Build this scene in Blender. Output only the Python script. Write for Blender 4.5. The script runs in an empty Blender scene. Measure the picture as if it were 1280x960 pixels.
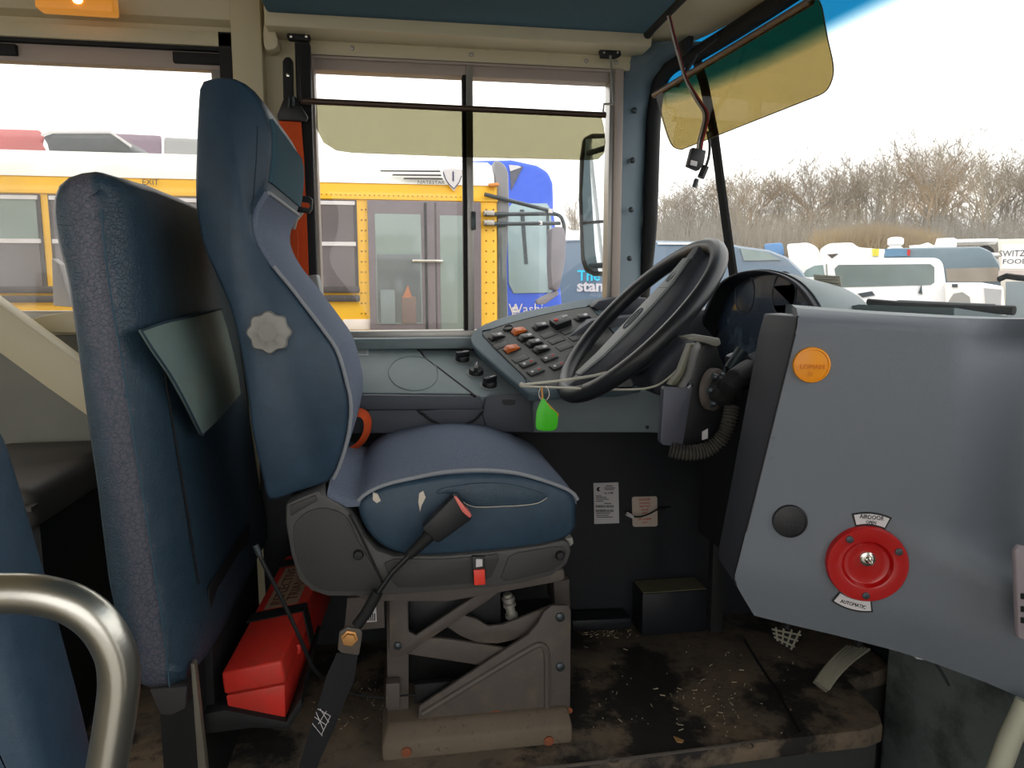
import bpy, bmesh, math, random
from mathutils import Vector, Matrix
random.seed(7)
scene = bpy.context.scene
COL = scene.collection
V = Vector
# ------------------------------------------------------------------ camera
ZC = 1.08
FPX = 900.0
YAW = math.radians(9.0)
PITCH = math.atan(120.0 / 900.0)
CAM = V((0, 0, ZC))
cd = bpy.data.cameras.new('camera')
cd.sensor_width = 36.0
cd.lens = 36.0 * FPX / 1280.0
cd.clip_start = 0.02
cd.clip_end = 600
cam = bpy.data.objects.new('camera', cd)
COL.objects.link(cam)
cam.location = CAM
cam.rotation_euler = (math.pi / 2 - PITCH, 0, -YAW)
scene.camera = cam
# ------------------------------------------------------------------ sky, exposure
world = bpy.data.worlds.new('overcast_sky')
scene.world = world
world.use_nodes = True
_bg = world.node_tree.nodes['Background']
_bg.inputs[0].default_value = (1.0, 0.985, 0.96, 1)
_bg.inputs[1].default_value = 2.3
scene.view_settings.view_transform = 'Standard'
scene.view_settings.look = 'None'
scene.view_settings.exposure = 0.0
scene.view_settings.gamma = 1.0
scene.view_settings.use_curve_mapping = False

# ------------------------------------------------------------------ projection helpers (used to measure real positions)
_R = V((math.cos(YAW), -math.sin(YAW), 0))
_Fw = V((math.sin(YAW) * math.cos(PITCH), math.cos(YAW) * math.cos(PITCH), -math.sin(PITCH)))
_U = V((math.sin(YAW) * math.sin(PITCH), math.cos(YAW) * math.sin(PITCH), math.cos(PITCH)))

def ray(px, py):
    return _Fw + _R * ((px - 640) / FPX) + _U * ((480 - py) / FPX)
def at(px, py, Y):
    d = ray(px, py); return CAM + d * (Y / d.y)
def atx(px, py, X):
    d = ray(px, py); return CAM + d * (X / d.x)
def atz(px, py, Z):
    d = ray(px, py); return CAM + d * ((Z - ZC) / d.z)
def atp(px, py, p0, n):
    d = ray(px, py); return CAM + d * ((p0 - CAM).dot(n) / d.dot(n))
def psize(P, n):
    return (P - CAM).dot(_Fw) / FPX * n
_WY = [(-.6, .96), (-.3, .99), (.4, 1.03), (1.0, 1.01), (1.4, .98), (1.8, .93), (2.0, .885), (2.12, .845), (2.2, .80), (2.3, .74)]
def xw(Y, z):
    if Y <= _WY[0][0]: b = _WY[0][1]
    elif Y >= _WY[-1][0]: b = _WY[-1][1]
    else:
        for (a, xa), (c, xc) in zip(_WY, _WY[1:]):
            if a <= Y <= c:
                b = xa + (xc - xa) * (Y - a) / (c - a); break
    return b + .13 * (1.75 - z)
def ws(px, py, off=0.0):
    d = ray(px, py); lo, hi = .3, 4.0
    for _ in range(50):
        m = (lo + hi) / 2; p = CAM + d * m
        if p.x < xw(p.y, p.z) - off: lo = m
        else: hi = m
    return CAM + d * lo

# ------------------------------------------------------------------ materials
def S(r, g, b, k=1.0):
    o = []
    for c in (r, g, b):
        c /= 255.0
        c = c / 12.92 if c <= .04045 else ((c + .055) / 1.055) ** 2.4
        o.append(min(c * k, .92))
    return tuple(o)
MATS = {}
def M(name, col, rough=.5, metal=0, var=.12, vs=12, bump=0, bs=150, spec=.5, wear_or_reflection=None, coat=0, emit=None):
    m = bpy.data.materials.new(name); MATS[name] = m
    m.use_nodes = True
    nt = m.node_tree; N = nt.nodes; L = nt.links
    p = N['Principled BSDF']
    p.inputs['Roughness'].default_value = rough
    p.inputs['Metallic'].default_value = metal
    p.inputs['Specular IOR Level'].default_value = spec
    if coat: p.inputs['Coat Weight'].default_value = coat
    tc = N.new('ShaderNodeTexCoord')
    nz = N.new('ShaderNodeTexNoise'); nz.inputs['Scale'].default_value = vs; nz.inputs['Detail'].default_value = 5
    L.new(tc.outputs['Object'], nz.inputs['Vector'])
    mx = N.new('ShaderNodeMix'); mx.data_type = 'RGBA'
    mx.inputs[6].default_value = tuple(c * (1 - var) for c in col) + (1,)
    mx.inputs[7].default_value = tuple(min(c * (1 + var), .95) for c in col) + (1,)
    L.new(nz.outputs['Fac'], mx.inputs[0])
    out = mx.outputs[2]
    for w in (wear_or_reflection or []):          # (colour, scale, threshold, softness, amount)
        wc, wsn, th, so, am = w
        n2 = N.new('ShaderNodeTexNoise'); n2.inputs['Scale'].default_value = wsn; n2.inputs['Detail'].default_value = 7
        n2.inputs['Roughness'].default_value = .65
        L.new(tc.outputs['Object'], n2.inputs['Vector'])
        mr = N.new('ShaderNodeMapRange'); mr.inputs[1].default_value = th; mr.inputs[2].default_value = th + so
        mr.inputs[3].default_value = 0; mr.inputs[4].default_value = am
        L.new(n2.outputs['Fac'], mr.inputs[0])
        m2 = N.new('ShaderNodeMix'); m2.data_type = 'RGBA'
        L.new(mr.outputs[0], m2.inputs[0]); L.new(out, m2.inputs[6]); m2.inputs[7].default_value = tuple(wc) + (1,)
        out = m2.outputs[2]
    L.new(out, p.inputs['Base Color'])
    if emit:
        p.inputs['Emission Color'].default_value = tuple(emit[0]) + (1,)
        p.inputs['Emission Strength'].default_value = emit[1]
    if bump:
        n3 = N.new('ShaderNodeTexNoise'); n3.inputs['Scale'].default_value = bs; n3.inputs['Detail'].default_value = 3
        L.new(tc.outputs['Object'], n3.inputs['Vector'])
        b = N.new('ShaderNodeBump'); b.inputs['Strength'].default_value = bump; b.inputs['Distance'].default_value = .002
        L.new(n3.outputs['Fac'], b.inputs['Height']); L.new(b.outputs[0], p.inputs['Normal'])
    return m
def vinyl(name, col, worn, cs=55, crack=.6):
    m = M(name, col, rough=.40, var=.30, vs=38, spec=.5, wear_or_reflection=[(worn, 3.2, .55, .2, .5), (tuple(c * .6 for c in col), 2.2, .52, .2, .45), (tuple(min(1, c * 1.5) for c in col), 90, .6, .1, .35)])
    nt = m.node_tree; N = nt.nodes; L = nt.links; p = N['Principled BSDF']
    tc = N.new('ShaderNodeTexCoord')
    wn = N.new('ShaderNodeTexNoise'); wn.inputs['Scale'].default_value = 30
    L.new(tc.outputs['Object'], wn.inputs['Vector'])
    ad = N.new('ShaderNodeMixRGB'); ad.blend_type = 'ADD'; ad.inputs[0].default_value = .03
    L.new(tc.outputs['Object'], ad.inputs[1]); L.new(wn.outputs['Color'], ad.inputs[2])
    vo = N.new('ShaderNodeTexVoronoi'); vo.feature = 'DISTANCE_TO_EDGE'; vo.inputs['Scale'].default_value = cs
    L.new(ad.outputs[0], vo.inputs['Vector'])
    mr = N.new('ShaderNodeMapRange'); mr.inputs[1].default_value = 0; mr.inputs[2].default_value = .09
    L.new(vo.outputs['Distance'], mr.inputs[0])
    ng = N.new('ShaderNodeTexNoise'); ng.inputs['Scale'].default_value = 400
    L.new(tc.outputs['Object'], ng.inputs['Vector'])
    ms = N.new('ShaderNodeMath'); ms.operation = 'MULTIPLY_ADD'; ms.inputs[1].default_value = .35
    L.new(ng.outputs['Fac'], ms.inputs[0]); L.new(mr.outputs[0], ms.inputs[2])
    b = N.new('ShaderNodeBump'); b.inputs['Strength'].default_value = crack; b.inputs['Distance'].default_value = .0012
    L.new(ms.outputs[0], b.inputs['Height']); L.new(b.outputs[0], p.inputs['Normal'])
    return m
def worn_band(m, a, b, width, ymax, col):
    """crazed, rubbed strip of vinyl just left of the line a-b (object space, on the face y < ymax)"""
    nt = m.node_tree; N = nt.nodes; L = nt.links; p = N['Principled BSDF']
    d = (b - a); d.y = 0; d.normalize(); n = Vector((-d.z, 0, d.x))
    if n.x > 0: n = -n
    tc = N.new('ShaderNodeTexCoord')
    wn = N.new('ShaderNodeTexNoise'); wn.inputs['Scale'].default_value = 25; wn.inputs['Detail'].default_value = 4
    L.new(tc.outputs['Object'], wn.inputs['Vector'])
    vm = N.new('ShaderNodeVectorMath'); vm.operation = 'DOT_PRODUCT'; vm.inputs[1].default_value = n
    L.new(tc.outputs['Object'], vm.inputs[0])
    s1 = N.new('ShaderNodeMath'); s1.operation = 'SUBTRACT'; s1.inputs[1].default_value = a.dot(n); L.new(vm.outputs['Value'], s1.inputs[0])
    s2 = N.new('ShaderNodeMath'); s2.operation = 'MULTIPLY_ADD'; s2.inputs[1].default_value = -.03; L.new(wn.outputs['Fac'], s2.inputs[0]); L.new(s1.outputs[0], s2.inputs[2])
    up = N.new('ShaderNodeMapRange'); up.inputs[1].default_value = -.016; up.inputs[2].default_value = -.008; L.new(s2.outputs[0], up.inputs[0])
    dn = N.new('ShaderNodeMapRange'); dn.inputs[1].default_value = width - .03; dn.inputs[2].default_value = width - .005; dn.inputs[3].default_value = 1; dn.inputs[4].default_value = 0; L.new(s2.outputs[0], dn.inputs[0])
    sp = N.new('ShaderNodeSeparateXYZ'); L.new(tc.outputs['Object'], sp.inputs[0])
    yl = N.new('ShaderNodeMath'); yl.operation = 'LESS_THAN'; yl.inputs[1].default_value = ymax; L.new(sp.outputs['Y'], yl.inputs[0])
    m1 = N.new('ShaderNodeMath'); m1.operation = 'MULTIPLY'; L.new(up.outputs[0], m1.inputs[0]); L.new(dn.outputs[0], m1.inputs[1])
    m2 = N.new('ShaderNodeMath'); m2.operation = 'MULTIPLY'; L.new(m1.outputs[0], m2.inputs[0]); L.new(yl.outputs[0], m2.inputs[1])
    ad = N.new('ShaderNodeMixRGB'); ad.blend_type = 'ADD'; ad.inputs[0].default_value = .03
    L.new(tc.outputs['Object'], ad.inputs[1]); L.new(wn.outputs['Color'], ad.inputs[2])
    vo = N.new('ShaderNodeTexVoronoi'); vo.feature = 'DISTANCE_TO_EDGE'; vo.inputs['Scale'].default_value = 110; L.new(ad.outputs[0], vo.inputs['Vector'])
    ck = N.new('ShaderNodeMapRange'); ck.inputs[1].default_value = .02; ck.inputs[2].default_value = .12; ck.inputs[3].default_value = .25; ck.inputs[4].default_value = .85; L.new(vo.outputs['Distance'], ck.inputs[0])
    m3 = N.new('ShaderNodeMath'); m3.operation = 'MULTIPLY'; L.new(m2.outputs[0], m3.inputs[0]); L.new(ck.outputs[0], m3.inputs[1])
    old = p.inputs['Base Color'].links[0].from_socket
    mx = N.new('ShaderNodeMix'); mx.data_type = 'RGBA'; L.new(m3.outputs[0], mx.inputs[0]); L.new(old, mx.inputs[6]); mx.inputs[7].default_value = tuple(col) + (1,)
    L.new(mx.outputs[2], p.inputs['Base Color'])
def clear(name, tint=(1, 1, 1), gloss=1.0, rough=.02, film=0.0, drops=False, band=None):
    tint = tuple(math.sqrt(c) for c in tint)      # each sheet has two faces
    if band: band = (tuple(math.sqrt(c) for c in band[0]),) + tuple(band[1:])
    m = bpy.data.materials.new(name); MATS[name] = m; m.use_nodes = True
    nt = m.node_tree; N = nt.nodes; L = nt.links
    N.remove(N['Principled BSDF']); out = N['Material Output']
    t = N.new('ShaderNodeBsdfTransparent'); t.inputs[0].default_value = tuple(tint) + (1,)
    g = N.new('ShaderNodeBsdfGlossy'); g.inputs['Roughness'].default_value = rough
    lw = N.new('ShaderNodeLayerWeight'); lw.inputs[0].default_value = .5
    pw = N.new('ShaderNodeMath'); pw.operation = 'POWER'; pw.inputs[1].default_value = 5
    L.new(lw.outputs['Facing'], pw.inputs[0])
    mu = N.new('ShaderNodeMath'); mu.operation = 'MULTIPLY_ADD'; mu.inputs[1].default_value = .5 * gloss; mu.inputs[2].default_value = .02 * gloss
    L.new(pw.outputs[0], mu.inputs[0])
    tc = N.new('ShaderNodeTexCoord')
    if band:                         # shade band printed along the top of the glass: (colour, z of lower edge, softness) in object space
        sp = N.new('ShaderNodeSeparateXYZ'); L.new(tc.outputs['Object'], sp.inputs[0])
        mr = N.new('ShaderNodeMapRange'); mr.inputs[1].default_value = band[1]; mr.inputs[2].default_value = band[1] + band[2]
        L.new(sp.outputs['Z'], mr.inputs[0])
        mb = N.new('ShaderNodeMix'); mb.data_type = 'RGBA'
        mb.inputs[6].default_value = tuple(tint) + (1,); mb.inputs[7].default_value = tuple(band[0]) + (1,)
        L.new(mr.outputs[0], mb.inputs[0]); L.new(mb.outputs[2], t.inputs[0])
    a = N.new('ShaderNodeMixShader'); L.new(mu.outputs[0], a.inputs[0]); L.new(t.outputs[0], a.inputs[1]); L.new(g.outputs[0], a.inputs[2])
    last = a
    if film or drops:
        d = N.new('ShaderNodeBsdfDiffuse'); d.inputs[0].default_value = (.8, .8, .78, 1)
        mix = N.new('ShaderNodeMixShader')
        nz = N.new('ShaderNodeTexNoise'); nz.inputs['Scale'].default_value = 140 if drops else 5
        nz.inputs['Detail'].default_value = 4
        L.new(tc.outputs['Object'], nz.inputs['Vector'])
        mr = N.new('ShaderNodeMapRange')
        mr.inputs[1].default_value = .62 if drops else .35; mr.inputs[2].default_value = .72
        mr.inputs[3].default_value = film * .3; mr.inputs[4].default_value = film
        L.new(nz.outputs['Fac'], mr.inputs[0]); L.new(mr.outputs[0], mix.inputs[0])
        L.new(a.outputs[0], mix.inputs[1]); L.new(d.outputs[0], mix.inputs[2]); last = mix
    L.new(last.outputs[0], out.inputs['Surface'])
    return m

K = 1.2     # how much brighter a matt interior surface is than it looks in the shaded cab
VINYL = vinyl('blue_vinyl', S(44, 64, 79, K), S(80, 84, 94, K), cs=120, crack=.35)
VINYL2 = vinyl('blue_vinyl_smooth', S(44, 65, 83, .95 * K), S(54, 74, 90, K), cs=300, crack=.25)
FABRIC = M('blue_grey_fabric', S(95, 103, 119, 1.2 * K), rough=.95, var=.35, vs=260, bump=.5, bs=600, spec=.15)
FABRIC_D = M('slate_fabric', S(62, 88, 100, K), rough=.95, var=.2, vs=420, bump=.5, bs=600, spec=.15)
PIPING = M('grey_piping', S(134, 138, 144, K), rough=.6, bump=.4, bs=500)
FOAM = M('torn_lining', S(205, 195, 180, K), rough=1, var=.2, vs=90)
DASH = M('dash_plastic', S(106, 117, 120, 1.12 * K), rough=.55, var=.08, vs=25, bump=.35, bs=900)
DASH2 = M('panel_plastic', S(101, 107, 115, .95 * K), rough=.48, var=.06, vs=4, bump=.3, bs=900, wear_or_reflection=[(S(70, 75, 82, K), 14, .68, .05, .5)])
DASH3 = M('dash_side_plastic', S(70, 74, 82, K), rough=.5, var=.1, vs=20, bump=.4, bs=900)
CHAR = M('charcoal_plastic', S(47, 49, 58, K), rough=.5, var=.1, vs=20, bump=.4, bs=900)
BLACK = M('black_plastic', S(24, 25, 28, K), rough=.42, var=.2, vs=30, bump=.2, bs=700)
RUBBER = M('black_rubber', S(17, 18, 20, K), rough=.7, var=.2, vs=20)
KICK = M('black_kick_panel', S(24, 27, 33, K), rough=.5, var=.3, vs=8, bump=.3, bs=300, wear_or_reflection=[(S(100, 100, 98), 45, .70, .03, .7)])
WHEELM = M('wheel_rim', S(28, 30, 34, K), rough=.38, var=.15, vs=10, bump=.15, bs=500)
HUBTOP = M('wheel_pad_top', S(118, 122, 122, K), rough=.5, var=.08, bump=.3, bs=700)
CREAM = M('cream_paint', S(188, 178, 150, 1.25), rough=.45, var=.06, vs=5, wear_or_reflection=[(S(170, 160, 132), 7, .62, .2, .35)])
TAUPE = M('taupe_frame', S(146, 134, 126, 1.5), rough=.5, var=.06, vs=5)
ALU = M('aluminium', S(168, 165, 160, 1.1), rough=.38, metal=.55, var=.08, vs=9, bump=.1, bs=400)
STEEL = M('brushed_steel', S(170, 168, 160, 1.3), rough=.28, metal=.95, var=.06, vs=40, bump=.05, bs=300)
PILLAR = M('pillar_grey_blue', S(84, 101, 110, .95 * K), rough=.5, var=.08, vs=6, bump=.3, bs=800)
HEADL = M('blue_headliner', S(56, 78, 90, 1.8 * K), rough=.9, var=.1, vs=60, bump=.6, bs=700, spec=.2)
SEATPL = M('seat_side_plastic', S(66, 65, 64, 1.1 * K), rough=.5, var=.1, vs=18, bump=.35, bs=800, wear_or_reflection=[(S(120, 114, 100), 20, .66, .12, .35)])
SEATPL2 = M('seat_side_panel_plastic', S(55, 54, 53, K), rough=.55, var=.1, vs=18, bump=.35, bs=800)
BASEM = M('dusty_steel', S(78, 72, 68, 1.25 * K), rough=.6, metal=.1, var=.15, vs=25, bump=.3, bs=300, wear_or_reflection=[(S(128, 112, 94), 14, .52, .2, .5), (S(150, 150, 150), 150, .72, .03, .6)])
BASED = M('dusty_base', S(92, 82, 70, 1.35 * K), rough=.8, var=.15, vs=25, bump=.3, bs=200, wear_or_reflection=[(S(58, 50, 42), 75, .6, .08, .55)])
RUST = M('rust', S(132, 76, 50, K), rough=.85, var=.35, vs=120, bump=.5, bs=300)
FLOORM = M('dirty_rubber_floor', S(80, 72, 62, 1.8), rough=.75, var=.3, vs=16, bump=.6, bs=160,
           wear_or_reflection=[(S(124, 106, 86, 1.3), 5, .46, .2, .75), (S(24, 24, 26), 3.6, .50, .08, .92), (S(60, 54, 46), 26, .55, .1, .5), (S(165, 155, 135), 190, .70, .03, .7)])
FLOOR2 = M('dark_floor', S(46, 48, 46, 1.6), rough=.8, var=.3, vs=12, bump=.5, bs=150, wear_or_reflection=[(S(14, 14, 14), 6, .5, .2, .7), (S(110, 105, 95), 160, .72, .03, .5)])
RED = M('red_plastic', S(214, 50, 40, 1.05), rough=.45, var=.12, vs=10, wear_or_reflection=[(S(120, 84, 70), 7, .5, .25, .5)])
REDK = M('red_paint', S(176, 12, 14, 1.0), rough=.3, var=.06, coat=.3)
REDT = M('red_print', S(196, 44, 40), rough=.6)
CASEL = M('case_label', S(150, 125, 105, K), rough=.8, var=.15, vs=25)
CASET = M('case_lettering', S(92, 58, 46, 1.2), rough=.8)
ORANGE = M('orange_webbing', S(222, 84, 30, 1.0), rough=.85, var=.12, vs=60, bump=.5, bs=700)
ORSW = M('orange_switch', S(214, 108, 44, 1.0), rough=.4, var=.08)
AMBER = M('amber_button', S(242, 152, 8, 1.0), rough=.35, var=.05)
AMBD = M('amber_button_ink', S(214, 118, 4, 1.1), rough=.4)
LAMPM = M('amber_lens', S(226, 128, 22), rough=.3, var=.25, vs=30, emit=((1, .42, .06), .35))
LAMPB = M('lit_bulb', S(255, 220, 150), rough=.4, emit=((1, .75, .35), 4))
WHITE = M('white_label', S(214, 210, 212, 1.0), rough=.6, var=.05)
CREAML = M('cream_label', S(205, 190, 175, 1.0), rough=.6, var=.05)
INK = M('black_ink', S(28, 28, 30), rough=.6)
GREEN = M('green_tag', S(70, 205, 30, 1.0), rough=.35, var=.06)
YELTAG = M('yellow_tag', S(214, 160, 40, 1.3), rough=.4, var=.1)
CHROME = M('chrome', S(215, 212, 205), rough=.2, metal=.95, var=.05)
KNOBG = M('grey_knob', S(150, 148, 142, 1.0), rough=.5, var=.06)
LEVER = M('pale_lever', S(198, 194, 180, 1.0), rough=.45, var=.05)
LENS = M('cluster_lens', S(36, 50, 66, 1.4), rough=.22, var=.3, vs=5, spec=.8, coat=.4, wear_or_reflection=[(S(120, 140, 156), 7, .56, .14, .55)])  # pale noise patches paint smoky reflections into the lens colour
BOLT = M('dark_bolt', S(60, 66, 70, 1.4), rough=.35, metal=.5)
BRASS = M('brass_bolt', S(190, 140, 84, 1.3), rough=.4, metal=.5, var=.2, vs=60)
SWITCHP = M('switch_plate', S(74, 76, 74, K), rough=.55, var=.06, bump=.3, bs=900)
MIRRORG = M('mirror_glass', S(232, 238, 240), rough=.03, metal=1, var=.02)
GLASS = clear('window_glass', (.97, .98, .97), film=.03)
GLASS2 = clear('dusty_window_glass', (.90, .90, .88), film=.16)
VISOR_S = clear('olive_visor', (.205, .19, .115), gloss=.5)
VISOR_F = clear('amber_visor', (.17, .128, .045), gloss=.5)
WIND = clear('windscreen_glass', (.97, .98, .98), film=.10, drops=True, band=((.004, .11, .24), 0.0, .1))

# ------------------------------------------------------------------ mesh helpers
ORG = {}
def cr(pts, n=6, closed=False):
    """Catmull-Rom through the points (any dimension)."""
    P = [V(p) for p in pts]; out = []; N = len(P)
    for i in range(N if closed else N - 1):
        if closed: a, b, c, d = P[i - 1], P[i], P[(i + 1) % N], P[(i + 2) % N]
        else: a, b, c, d = P[max(i - 1, 0)], P[i], P[i + 1], P[min(i + 2, N - 1)]
        for k in range(n):
            t = k / n
            out.append(.5 * ((2 * b) + (c - a) * t + (2 * a - 5 * b + 4 * c - d) * t * t + (3 * b - a - 3 * c + d) * t ** 3))
    if not closed: out.append(P[-1])
    return out
def resample(pts, n, closed=True):
    P = [V(p) for p in pts]
    if closed: P = P + [P[0]]
    L = [0]
    for a, b in zip(P, P[1:]): L.append(L[-1] + (b - a).length)
    out = []; j = 0
    cnt = n if closed else n - 1
    for i in range(n):
        s = L[-1] * i / cnt
        while j < len(L) - 2 and L[j + 1] < s: j += 1
        w = (s - L[j]) / max(L[j + 1] - L[j], 1e-9)
        out.append(P[j].lerp(P[j + 1], min(max(w, 0), 1)))
    return out
class MB:
    def __init__(s): s.v = []; s.f = []
    def add(s, vs, fs):
        b = len(s.v); s.v += [V(p) for p in vs]; s.f += [tuple(i + b for i in f) for f in fs]; return s
    def box(s, lo, hi):
        x0, y0, z0 = lo; x1, y1, z1 = hi
        return s.add([(x0, y0, z0), (x1, y0, z0), (x1, y1, z0), (x0, y1, z0), (x0, y0, z1), (x1, y0, z1), (x1, y1, z1), (x0, y1, z1)],
                     [(0, 3, 2, 1), (4, 5, 6, 7), (0, 1, 5, 4), (1, 2, 6, 5), (2, 3, 7, 6), (3, 0, 4, 7)])
    def obox(s, c, ax, ay, az):
        """oriented box: centre and three half-extent vectors"""
        c, ax, ay, az = V(c), V(ax), V(ay), V(az)
        vs = [c + ax * i + ay * j + az * k for k in (-1, 1) for (i, j) in ((-1, -1), (1, -1), (1, 1), (-1, 1))]
        return s.add(vs, [(0, 3, 2, 1), (4, 5, 6, 7), (0, 1, 5, 4), (1, 2, 6, 5), (2, 3, 7, 6), (3, 0, 4, 7)])
    def prism(s, pts, vec):
        n = len(pts); vec = V(vec); P = [V(p) for p in pts]
        return s.add(P + [p + vec for p in P], [tuple(range(n - 1, -1, -1)), tuple(range(n, 2 * n))] +
                     [(i, (i + 1) % n, n + (i + 1) % n, n + i) for i in range(n)])
    def loft(s, rings, cap=True, closed=True, loop=False):
        n = len(rings[0]); m = len(rings); vs = [p for r in rings for p in r]; fs = []
        for j in range(m if loop else m - 1):
            k = (j + 1) % m
            for i in range(n if closed else n - 1):
                i2 = (i + 1) % n
                fs.append((j * n + i, j * n + i2, k * n + i2, k * n + i))
        if cap and not loop: fs += [tuple(range(n - 1, -1, -1)), tuple((m - 1) * n + i for i in range(n))]
        return s.add(vs, fs)
    def tube(s, path, r, seg=10, loop=False, flat=1.0, up=None):
        P = [V(p) for p in path]; n = len(P); rings = []; nrm = None
        for i in range(n):
            if loop: t = P[(i + 1) % n] - P[i - 1]
            else: t = P[min(i + 1, n - 1)] - P[max(i - 1, 0)]
            t.normalize()
            if nrm is None:
                nrm = V(up) if up else (V((0, 0, 1)) if abs(t.z) < .9 else V((1, 0, 0)))
            nrm = (nrm - t * nrm.dot(t)).normalized(); bi = t.cross(nrm)
            rr = r[i] if isinstance(r, (list, tuple)) else r
            rings.append([P[i] + nrm * rr * flat * math.cos(2 * math.pi * k / seg) + bi * rr * math.sin(2 * math.pi * k / seg) for k in range(seg)])
        return s.loft(rings, loop=loop)
    def lathe(s, c, ax, prof, seg=24, lobes=0, amp=0):
        c = V(c); ax = V(ax).normalized(); u = ax.orthogonal().normalized(); w = ax.cross(u); rings = []
        for (r, h) in prof:
            rg = []
            for k in range(seg):
                a = 2 * math.pi * k / seg; rr = r * (1 + (amp * math.cos(lobes * a) if lobes else 0))
                rg.append(c + ax * h + (u * math.cos(a) + w * math.sin(a)) * rr)
            rings.append(rg)
        return s.loft(rings)
    def ball(s, c, rx, ry=None, rz=None, seg=14, rg=9):
        ry = ry or rx; rz = rz or rx; c = V(c); rings = []
        for j in range(rg + 1):
            a = math.pi * j / rg; a = min(max(a, .03), math.pi - .03)
            rings.append([c + V((rx * math.sin(a) * math.cos(2 * math.pi * k / seg), ry * math.sin(a) * math.sin(2 * math.pi * k / seg), rz * math.cos(a))) for k in range(seg)])
        return s.loft(rings)
    def build(s, name, mat, parent=None, bevel=0, seg=2, ang=38, sub=0, label=None, cat=None, group=None, kind=None):
        org = ORG[parent.name] if parent else None
        if org is None:
            xs = [p.x for p in s.v]; ys = [p.y for p in s.v]; zs = [p.z for p in s.v]
            org = V(((min(xs) + max(xs)) / 2, (min(ys) + max(ys)) / 2, min(zs)))
        me = bpy.data.meshes.new(name)
        me.from_pydata([p - org for p in s.v], [], s.f)
        bm = bmesh.new(); bm.from_mesh(me)
        bmesh.ops.recalc_face_normals(bm, faces=bm.faces)
        if bevel:
            es = [e for e in bm.edges if len(e.link_faces) == 2 and e.calc_face_angle(0) > math.radians(30)]
            bmesh.ops.bevel(bm, geom=es, offset=bevel, segments=seg, affect='EDGES', clamp_overlap=True, profile=.5)
        bm.to_mesh(me); bm.free()
        me.polygons.foreach_set('use_smooth', [True] * len(me.polygons))
        me.set_sharp_from_angle(angle=math.radians(ang))
        me.materials.append(mat)
        o = bpy.data.objects.new(name, me); COL.objects.link(o)
        if parent: o.parent = parent
        else: o.location = org
        ORG[o.name] = org
        if sub:
            md = o.modifiers.new('smooth', 'SUBSURF'); md.levels = sub; md.render_levels = sub
        tag(o, label, cat, group, kind)
        return o
def tag(o, label=None, cat=None, group=None, kind=None):
    if label: o['label'] = label
    if cat: o['category'] = cat
    if group: o['group'] = group
    if kind: o['kind'] = kind
    return o
def thing(name, label, cat, loc, group=None, kind=None):
    o = bpy.data.objects.new(name, None); COL.objects.link(o); o.location = V(loc); o.empty_display_size = .05
    ORG[o.name] = V(loc)
    return tag(o, label, cat, group, kind)
def copy_tree(o, parent=None):
    c = o.copy(); COL.objects.link(c); c.parent = parent
    for ch in o.children: copy_tree(ch, c)
    return c
def pp(pxs, Y): return [at(x, y, Y) for x, y in pxs]
def PR(name, pxs, Y, th, mat, parent=None, bevel=.002, smooth=0, **k):
    P = pp(pxs, Y)
    if smooth: P = cr(P, smooth, True)
    return MB().prism(P, (0, th, 0)).build(name, mat, parent, bevel, **k)
def text(name, s, size, c, xd, up, mat, parent, th=.0006, wide=1.0, bold=0):
    """lettering centred on c, along xd, upright along up"""
    cu = bpy.data.curves.new('lettering', 'FONT'); cu.body = s; cu.size = size; cu.align_x = 'CENTER'; cu.align_y = 'CENTER'
    cu.extrude = th; cu.resolution_u = 2; cu.offset = bold
    to = bpy.data.objects.new('lettering', cu); COL.objects.link(to)
    me = bpy.data.meshes.new_from_object(to.evaluated_get(bpy.context.evaluated_depsgraph_get()))
    bpy.data.objects.remove(to); bpy.data.curves.remove(cu)
    xd = V(xd).normalized(); up = V(up); up = (up - xd * up.dot(xd)).normalized(); n = xd.cross(up)
    me.transform(Matrix.Diagonal((wide, 1, 1, 1)))
    R = Matrix((xd, up, n)).transposed().to_4x4()
    me.transform(Matrix.Translation(V(c) - (ORG[parent.name] if parent else V())) @ R)
    me.materials.clear(); me.materials.append(mat); me.name = name
    o = bpy.data.objects.new(name, me); COL.objects.link(o)
    o.parent = parent; ORG[o.name] = ORG[parent.name]
    return o
X3, Y3, Z3 = V((1, 0, 0)), V((0, 1, 0)), V((0, 0, 1))
# ================================================================== STRUCTURE
YW = 2.2
ST = 'structure'
zs = at(580, 424, YW).z
zh = at(580, 78, YW).z
xa, xb = at(392, 250, YW).x, at(772, 250, YW).x
xl2 = at(281, 150, YW).x
zs2, zh2 = at(70, 402, YW).z, at(140, 64, YW).z
ZCEIL = 2.10
YR = -.55
# --- left wall (driver's side) with its window openings
w = MB()
w.box((-5, YW, -.62), (xl2 - .86, YW + .08, zs2)); w.box((xl2 - .86, YW, -.62), (xa, YW + .08, zs2)); w.box((xa, YW, -.62), (1.42, YW + .08, zs - .0))
w.box((-5, YW, zh2), (xa, YW + .08, 2.0)); w.box((xa, YW, zh), (xb + .03, YW + .08, 2.0))
w.box((xl2, YW, zs2), (xa, YW + .08, zh2)); w.box((xb, YW, zs), (xb + .012, YW + .08, zh))
xx = xl2 - .86
while xx > -5:
    w.box((xx - .08, YW, zs2), (xx, YW + .08, zh2)); xx -= .84
w.build('wall_left', CREAM, kind=ST, label='cream painted steel wall beside the driver')
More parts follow.
